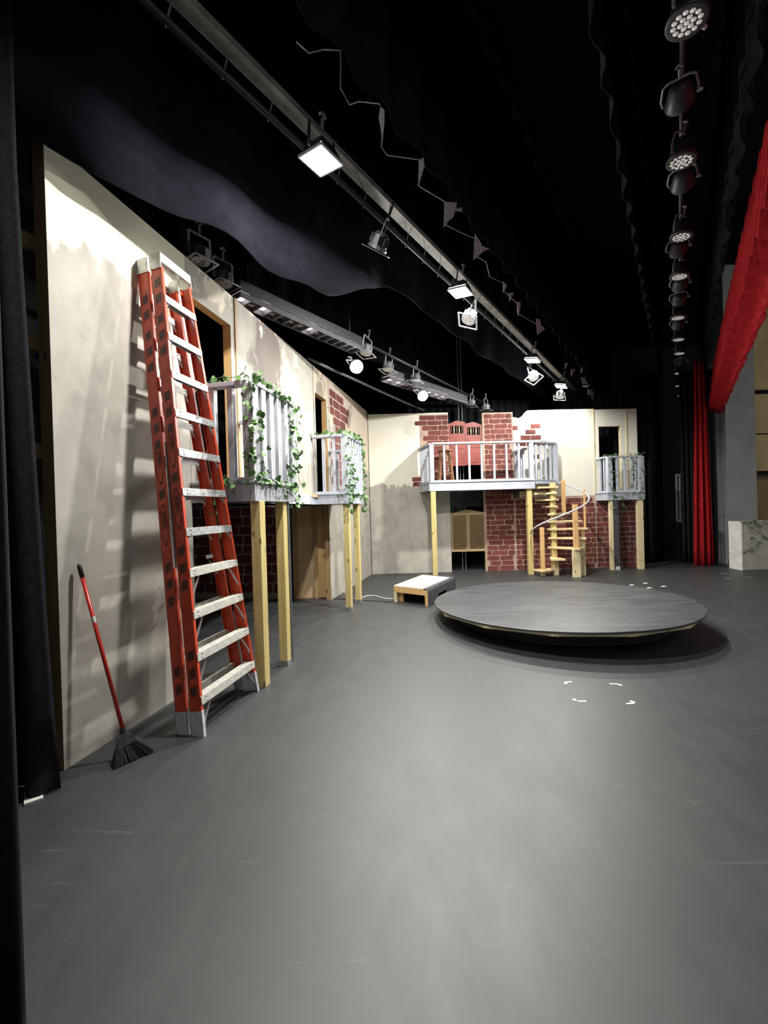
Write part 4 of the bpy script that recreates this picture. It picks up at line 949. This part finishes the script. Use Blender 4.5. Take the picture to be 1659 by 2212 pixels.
def spot_proto(label, dark=False):
    t = thing('fresnel_light', label, 'stage light', (0, 0, 0), 'unlit grey stage lights')
    b = MB(); b.lathe([(.05, .13), (.075, .10), (.085, .02), (.095, .0), (.095, -.015)], Matrix.Identity(4), 16)
    for k in range(6): b.box((.085 * math.cos(k), .085 * math.sin(k), .06), (.012, .05, .07), Matrix.Rotation(k, 3, 'Z'))
    b.build('body', 'black_metal' if dark else 'steel_grey', t); MB().lathe([(.08, -.016), (.082, -.012)], Matrix.Identity(4), 16).build('lens', 'lens', t)
    f = MB(); f.beam((-.12, -.12, -.03), (.12, -.12, -.03), .02, .006); f.beam((.12, -.12, -.03), (.12, .12, -.03), .02, .006); f.beam((.12, .12, -.03), (-.12, .12, -.03), .02, .006); f.beam((-.12, .12, -.03), (-.12, -.12, -.03), .02, .006)
    f.build('gel_frame', 'black_metal' if dark else 'fixture_light', t)
    y = MB(); y.beam((-.11, 0, .03), (-.11, 0, .24), .025, .005); y.beam((.11, 0, .03), (.11, 0, .24), .025, .005); y.beam((-.11, 0, .24), (.11, 0, .24), .025, .005); y.build('yoke', 'black_metal' if dark else 'fixture_light', t)
    c = MB(); clampbits(c, .24); c.build('clamp', 'black_metal' if dark else 'fixture_light', t)
    return t
sp = [(815, 535, 3.95, 'unlit finned stage light between the two nearest flood lights', (.5, -.5)), (1012, 690, 3.92, 'unlit stage light just right of the second flood light', (.4, .3)),
      (1153, 815, 3.90, 'unlit pale stage light below the third flood light', (-.5, .3)), (1209, 857, 3.86, 'unlit pale stage light below the farthest flood light', (.2, .2)),
      (790, 762, 3.92, 'unlit grey stage light directly above the left round lamp', (.1, .2)), (838, 798, 3.90, 'unlit grey stage light right of the left round lamp', (.1, .1)),
      (897, 822, 3.90, 'unlit grey stage light at the near end of the far strip light', (.1, .1)), (1018, 874, 3.90, 'unlit grey stage light above the red saloon doors', (.1, .1)),
      (432, 562, 3.95, 'unlit stage light peeking over the left wall behind the ladder top', (0, 0)), (483, 612, 3.95, 'unlit stage light peeking over the left wall above the near doorway', (0, 0)),
      (1050, 884, 3.85, 'unlit stage light behind the top of the narrow brick flat', (0, 0))]
proto = None
for u, v, z, lab, tl in sp:
    if u == 815: q = spot_proto(lab, True)
    elif proto is None: proto = spot_proto(lab); q = proto
    else: q = copy_tree(proto)
    q['label'] = lab; q.location = G(u, v, z); q.rotation_euler = (tl[0], tl[1], pan + tl[0]); q.scale = (1, 1, 1)

def strip(label, p0, p1, n, lit, dim):
    t = thing('strip_light', label, 'stage light', (p0 + p1) / 2, 'multi-cell strip lights')
    d = (p1 - p0).normalized(); L = (p1 - p0).length; s = Vector((d.y, -d.x, 0)); wd = .20
    b = MB(); b.beam(p0 + Vector((0, 0, .10)), p1 + Vector((0, 0, .10)), wd, .12); b.build('housing', 'black_metal', t)
    f = MB()
    for k in range(n + 1): f.beam(p0 + d * L * k / n - s * wd / 2, p0 + d * L * k / n + s * wd / 2, .02, .05)
    f.beam(p0 + s * wd / 2, p1 + s * wd / 2, .012, .06); f.beam(p0 - s * wd / 2, p1 - s * wd / 2, .012, .06); f.build('cell_frame', 'dark_grey', t)
    for k in range(n):
        c = p0 + d * L * (k + .5) / n + Vector((0, 0, .03)); m_ = 'strip_lit' if k in lit else ('strip_dim' if k in dim else 'steel_grey')
        q = MB(); q.beam(c - d * (L / n * .40), c + d * (L / n * .40), wd * .8, .006); q.build('cell', m_, t)
        if k not in lit:
            r = MB(); r.lathe([(.05, 0), (.062, .004), (.03, .02)], Matrix.Translation(c - Vector((0, 0, .012))), 14); r.build('reflector', 'black_metal' , t)
    for q in (.08, .92): MB().tube([p0.lerp(p1, q) + Vector((0, 0, .16)), p0.lerp(p1, q) + Vector((0, 0, .42))], .012, 6).build('hanger', 'black_metal', t)
    return t
z_ = 3.85
strip('near strip light, pink-white lit cells, along the top of the left wall', G(508, 642, z_), G(772, 756, z_), 14, {0, 2, 7}, {1, 3, 5, 6, 8, 12})
strip('far strip light glowing above the big balcony', G(832, 818, z_), G(1002, 872, z_), 11, {0, 1, 5, 6, 7}, {2, 3, 4})
# beam of the lit cell that washes down the left wall
sl = bpy.data.lights.new('strip_cell_lamp', 'SPOT'); sl.energy = 42; sl.color = (1.0, .66, .62); sl.spot_size = math.radians(28); sl.spot_blend = .6; sl.shadow_soft_size = .04
so = bpy.data.objects.new('strip_cell_lamp', sl); COL.objects.link(so); so.location = WL(3.0, .26, 3.83)
so.rotation_euler = (WL(3.35, .0, 1.8) - WL(3.0, .26, 3.83)).to_track_quat('-Z', 'Y').to_euler()

# round lamps in a row at the upper right
def par_proto(label, face):
    t = thing('par_light', label, 'stage light', (0, 0, 0), 'row of round stage lights over the proscenium')
    b = MB(); b.lathe([(.05, .22), (.09, .20), (.125, .06), (.14, .02), (.14, -.01), (.128, -.012)], Matrix.Identity(4), 24); b.build('can', 'black_metal', t, smooth=True)
    MB().lathe([(.124, -.008), (.122, -.002)], Matrix.Identity(4), 24).build('lens', 'lens_bead' if face else 'black_metal', t)
    if face:
        bd = MB()
        for r, n in ((0, 1), (.042, 6), (.085, 12)):
            for k in range(n):
                a = 2 * math.pi * k / n; bd.lathe([(.0195, -.008), (.019, -.013), (.010, -.018), (.001, -.019)], Matrix.Translation((r * math.cos(a), r * math.sin(a), 0)), 10)
        bd.build('lens_beads', 'lens_bead', t, smooth=True)
    y = MB()
    for s in (-1, 1): y.tube([(s * .15, 0, .03), (s * .165, 0, .10), (s * .14, 0, .24), (s * .09, 0, .27)], .012, 6)
    y.tube([(-.09, 0, .27), (.09, 0, .27)], .012, 6); clampbits(y, .27); y.build('yoke', 'steel_grey', t)
    k = MB(); k.tube([(.15, 0, .04), (.20, 0, .04)], .016, 8); k.build('knob', 'fixture_light', t)
    return t
rows = [(1484, 46, 1), (1468, 222, 0), (1472, 348, 1), (1474, 398, 0), (1472, 511, 1), (1464, 541, 0), (1468, 597, 1), (1468, 618, 0), (1466, 648, 0), (1465, 686, 1), (1464, 702, 0), (1466, 733, 1), (1468, 763, 1), (1470, 783, 0), (1466, 806, 1), (1467, 833, 1), (1471, 854, 1)]
P = {0: None, 1: None}
for i, (u, v, f_) in enumerate(rows):
    lab = ('beaded round stage light' if f_ else 'dark round stage light with pale yoke') + ' over the proscenium, ' + ('nearest the camera' if i == 0 else f'number {i + 1} counting from the camera')
    if P[f_] is None: P[f_] = par_proto(lab, f_); q = P[f_]
    else: q = copy_tree(P[f_])
    q['label'] = lab; q.location = G(u, v, 4.6); q.scale = ((.86,) * 3 if f_ else (.72,) * 3); q.rotation_euler = ((.10, .08, pan - .6) if f_ else (math.radians(80), 0, pan - math.radians(90)))
t = thing('lighting_pipe', 'black pipe overhead carrying the row of round lights at right', 'lighting pipe', A(8, .03, 5.0))
MB().tube([A(2.6, .08, 5.0), A(15, -.02, 5.0)], .024, 10).build('pipe', 'black_metal', t, smooth=True)

# ------------------------------------------------------------------ torn scraps on a tie line
class PlaneA:
    def __init__(s, c): s.c = c
    def hit(s, u, v):
        d = ray(u, v); k = (s.c - Vector((0, 0, H_CAM)).dot(NA)) / d.dot(NA); return d * k + Vector((0, 0, H_CAM))
SA = PlaneA(-1.72)
line = [(640, 90), (668, 115), (700, 107), (735, 109), (736, 140), (735, 190), (755, 226), (775, 219), (820, 224), (826, 250), (824, 318), (836, 335), (905, 345), (905, 402), (960, 435), (962, 485), (990, 500), (1025, 515), (1026, 552), (1050, 566), (1058, 598), (1088, 612), (1090, 630), (1100, 640), (1117, 655), (1118, 676), (1140, 690), (1160, 700), (1162, 722)]
tag(MB().tube([SA.hit(*p) for p in line], .004, 5).build('tie_line', 'cord'), 'thin pale zigzag string overhead with torn white scraps', 'string')
scr = [[(905, 345), (911, 343), (913, 352), (918, 360), (909, 362), (906, 400), (903, 402)], [(822, 232), (825, 240), (829, 262), (824, 318), (821, 300), (822, 250)],
       [(960, 436), (983, 440), (985, 448), (998, 449), (994, 459), (984, 448), (978, 470), (966, 478), (962, 490), (959, 470)], [(1025, 505), (1031, 520), (1036, 530), (1057, 538), (1040, 545), (1026, 560)],
       [(1086, 608), (1092, 617), (1089, 632), (1086, 632)], [(1098, 633), (1107, 633), (1105, 645), (1100, 651), (1097, 649)], [(1116, 653), (1121, 652), (1124, 668), (1119, 682), (1116, 682)],
       [(1158, 689), (1163, 690), (1165, 700), (1177, 711), (1158, 724)], [(1221, 784), (1224, 784), (1222, 797), (1220, 797)], [(1233, 798), (1241, 797), (1236, 812), (1233, 814)], [(1254, 795), (1258, 795), (1257, 805), (1254, 803)],
       [(1255, 815), (1264, 816), (1263, 824), (1270, 829), (1257, 830)], [(1258, 832), (1275, 831), (1270, 836), (1259, 836)], [(1269, 840), (1277, 843), (1287, 851), (1270, 853)], [(1277, 853), (1281, 854), (1281, 864), (1278, 862)], [(1286, 864), (1295, 865), (1292, 869), (1287, 869)], [(1293, 869), (1307, 870), (1300, 875), (1293, 875)], [(1295, 878), (1310, 879), (1312, 884), (1298, 886)]]
names_ = 'nearest second third fourth fifth sixth seventh eighth ninth tenth eleventh twelfth thirteenth fourteenth fifteenth sixteenth seventeenth farthest'.split()
order = [1, 0] + list(range(2, len(scr)))
for k, i in enumerate(order):
    pts = [SA.hit(*p) for p in scr[i]]; b = MB(); n = len(pts); c = sum(pts, Vector()) / n
    fr_ = [p + NA * .02 * math.sin(j * 2.1) for j, p in enumerate(pts)]
    b.add(fr_ + [p + NA * .004 for p in fr_] + [c + NA * .025, c + NA * .029], [(j, (j + 1) % n, 2 * n) for j in range(n)] + [((j + 1) % n + n, j + n, 2 * n + 1) for j in range(n)] + [(j, j + n, (j + 1) % n + n, (j + 1) % n) for j in range(n)])
    tag(b.build('cloth_scrap', 'pale_cloth'), f'torn pale cloth scrap on the overhead string, {names_[k]} from the camera' if k < len(scr) - 1 else 'torn pale cloth scrap at the far end of the overhead row', 'cloth scrap', 'torn scraps hanging on the string')

# faint railing standing far offstage
t = thing('railing', 'faint pale railing standing in the dark left of the red curtain', 'railing', (7.5, 11.2, 0))
a0, a1 = Yp(1463, 1130, 10.4), Yp(1484, 1130, 10.4)
for z in (1.0, 2.15): MB().beam(Vector((a0.x, 10.4, z)), Vector((a1.x, 10.4, z)), .05, .05).build('rail', 'grey_paint', t)
for k in range(4): MB().beam(Vector((a0.x + (a1.x - a0.x) * k / 3, 10.4, 1.0)), Vector((a0.x + (a1.x - a0.x) * k / 3, 10.4, 2.15)), .03, .03).build('baluster', 'grey_paint', t)
for k in (0, 1): MB().beam(Vector(((a0.x, a1.x)[k], 10.4, 0)), Vector(((a0.x, a1.x)[k], 10.4, 1.0)), .04, .04).build('leg', 'black_paint', t)
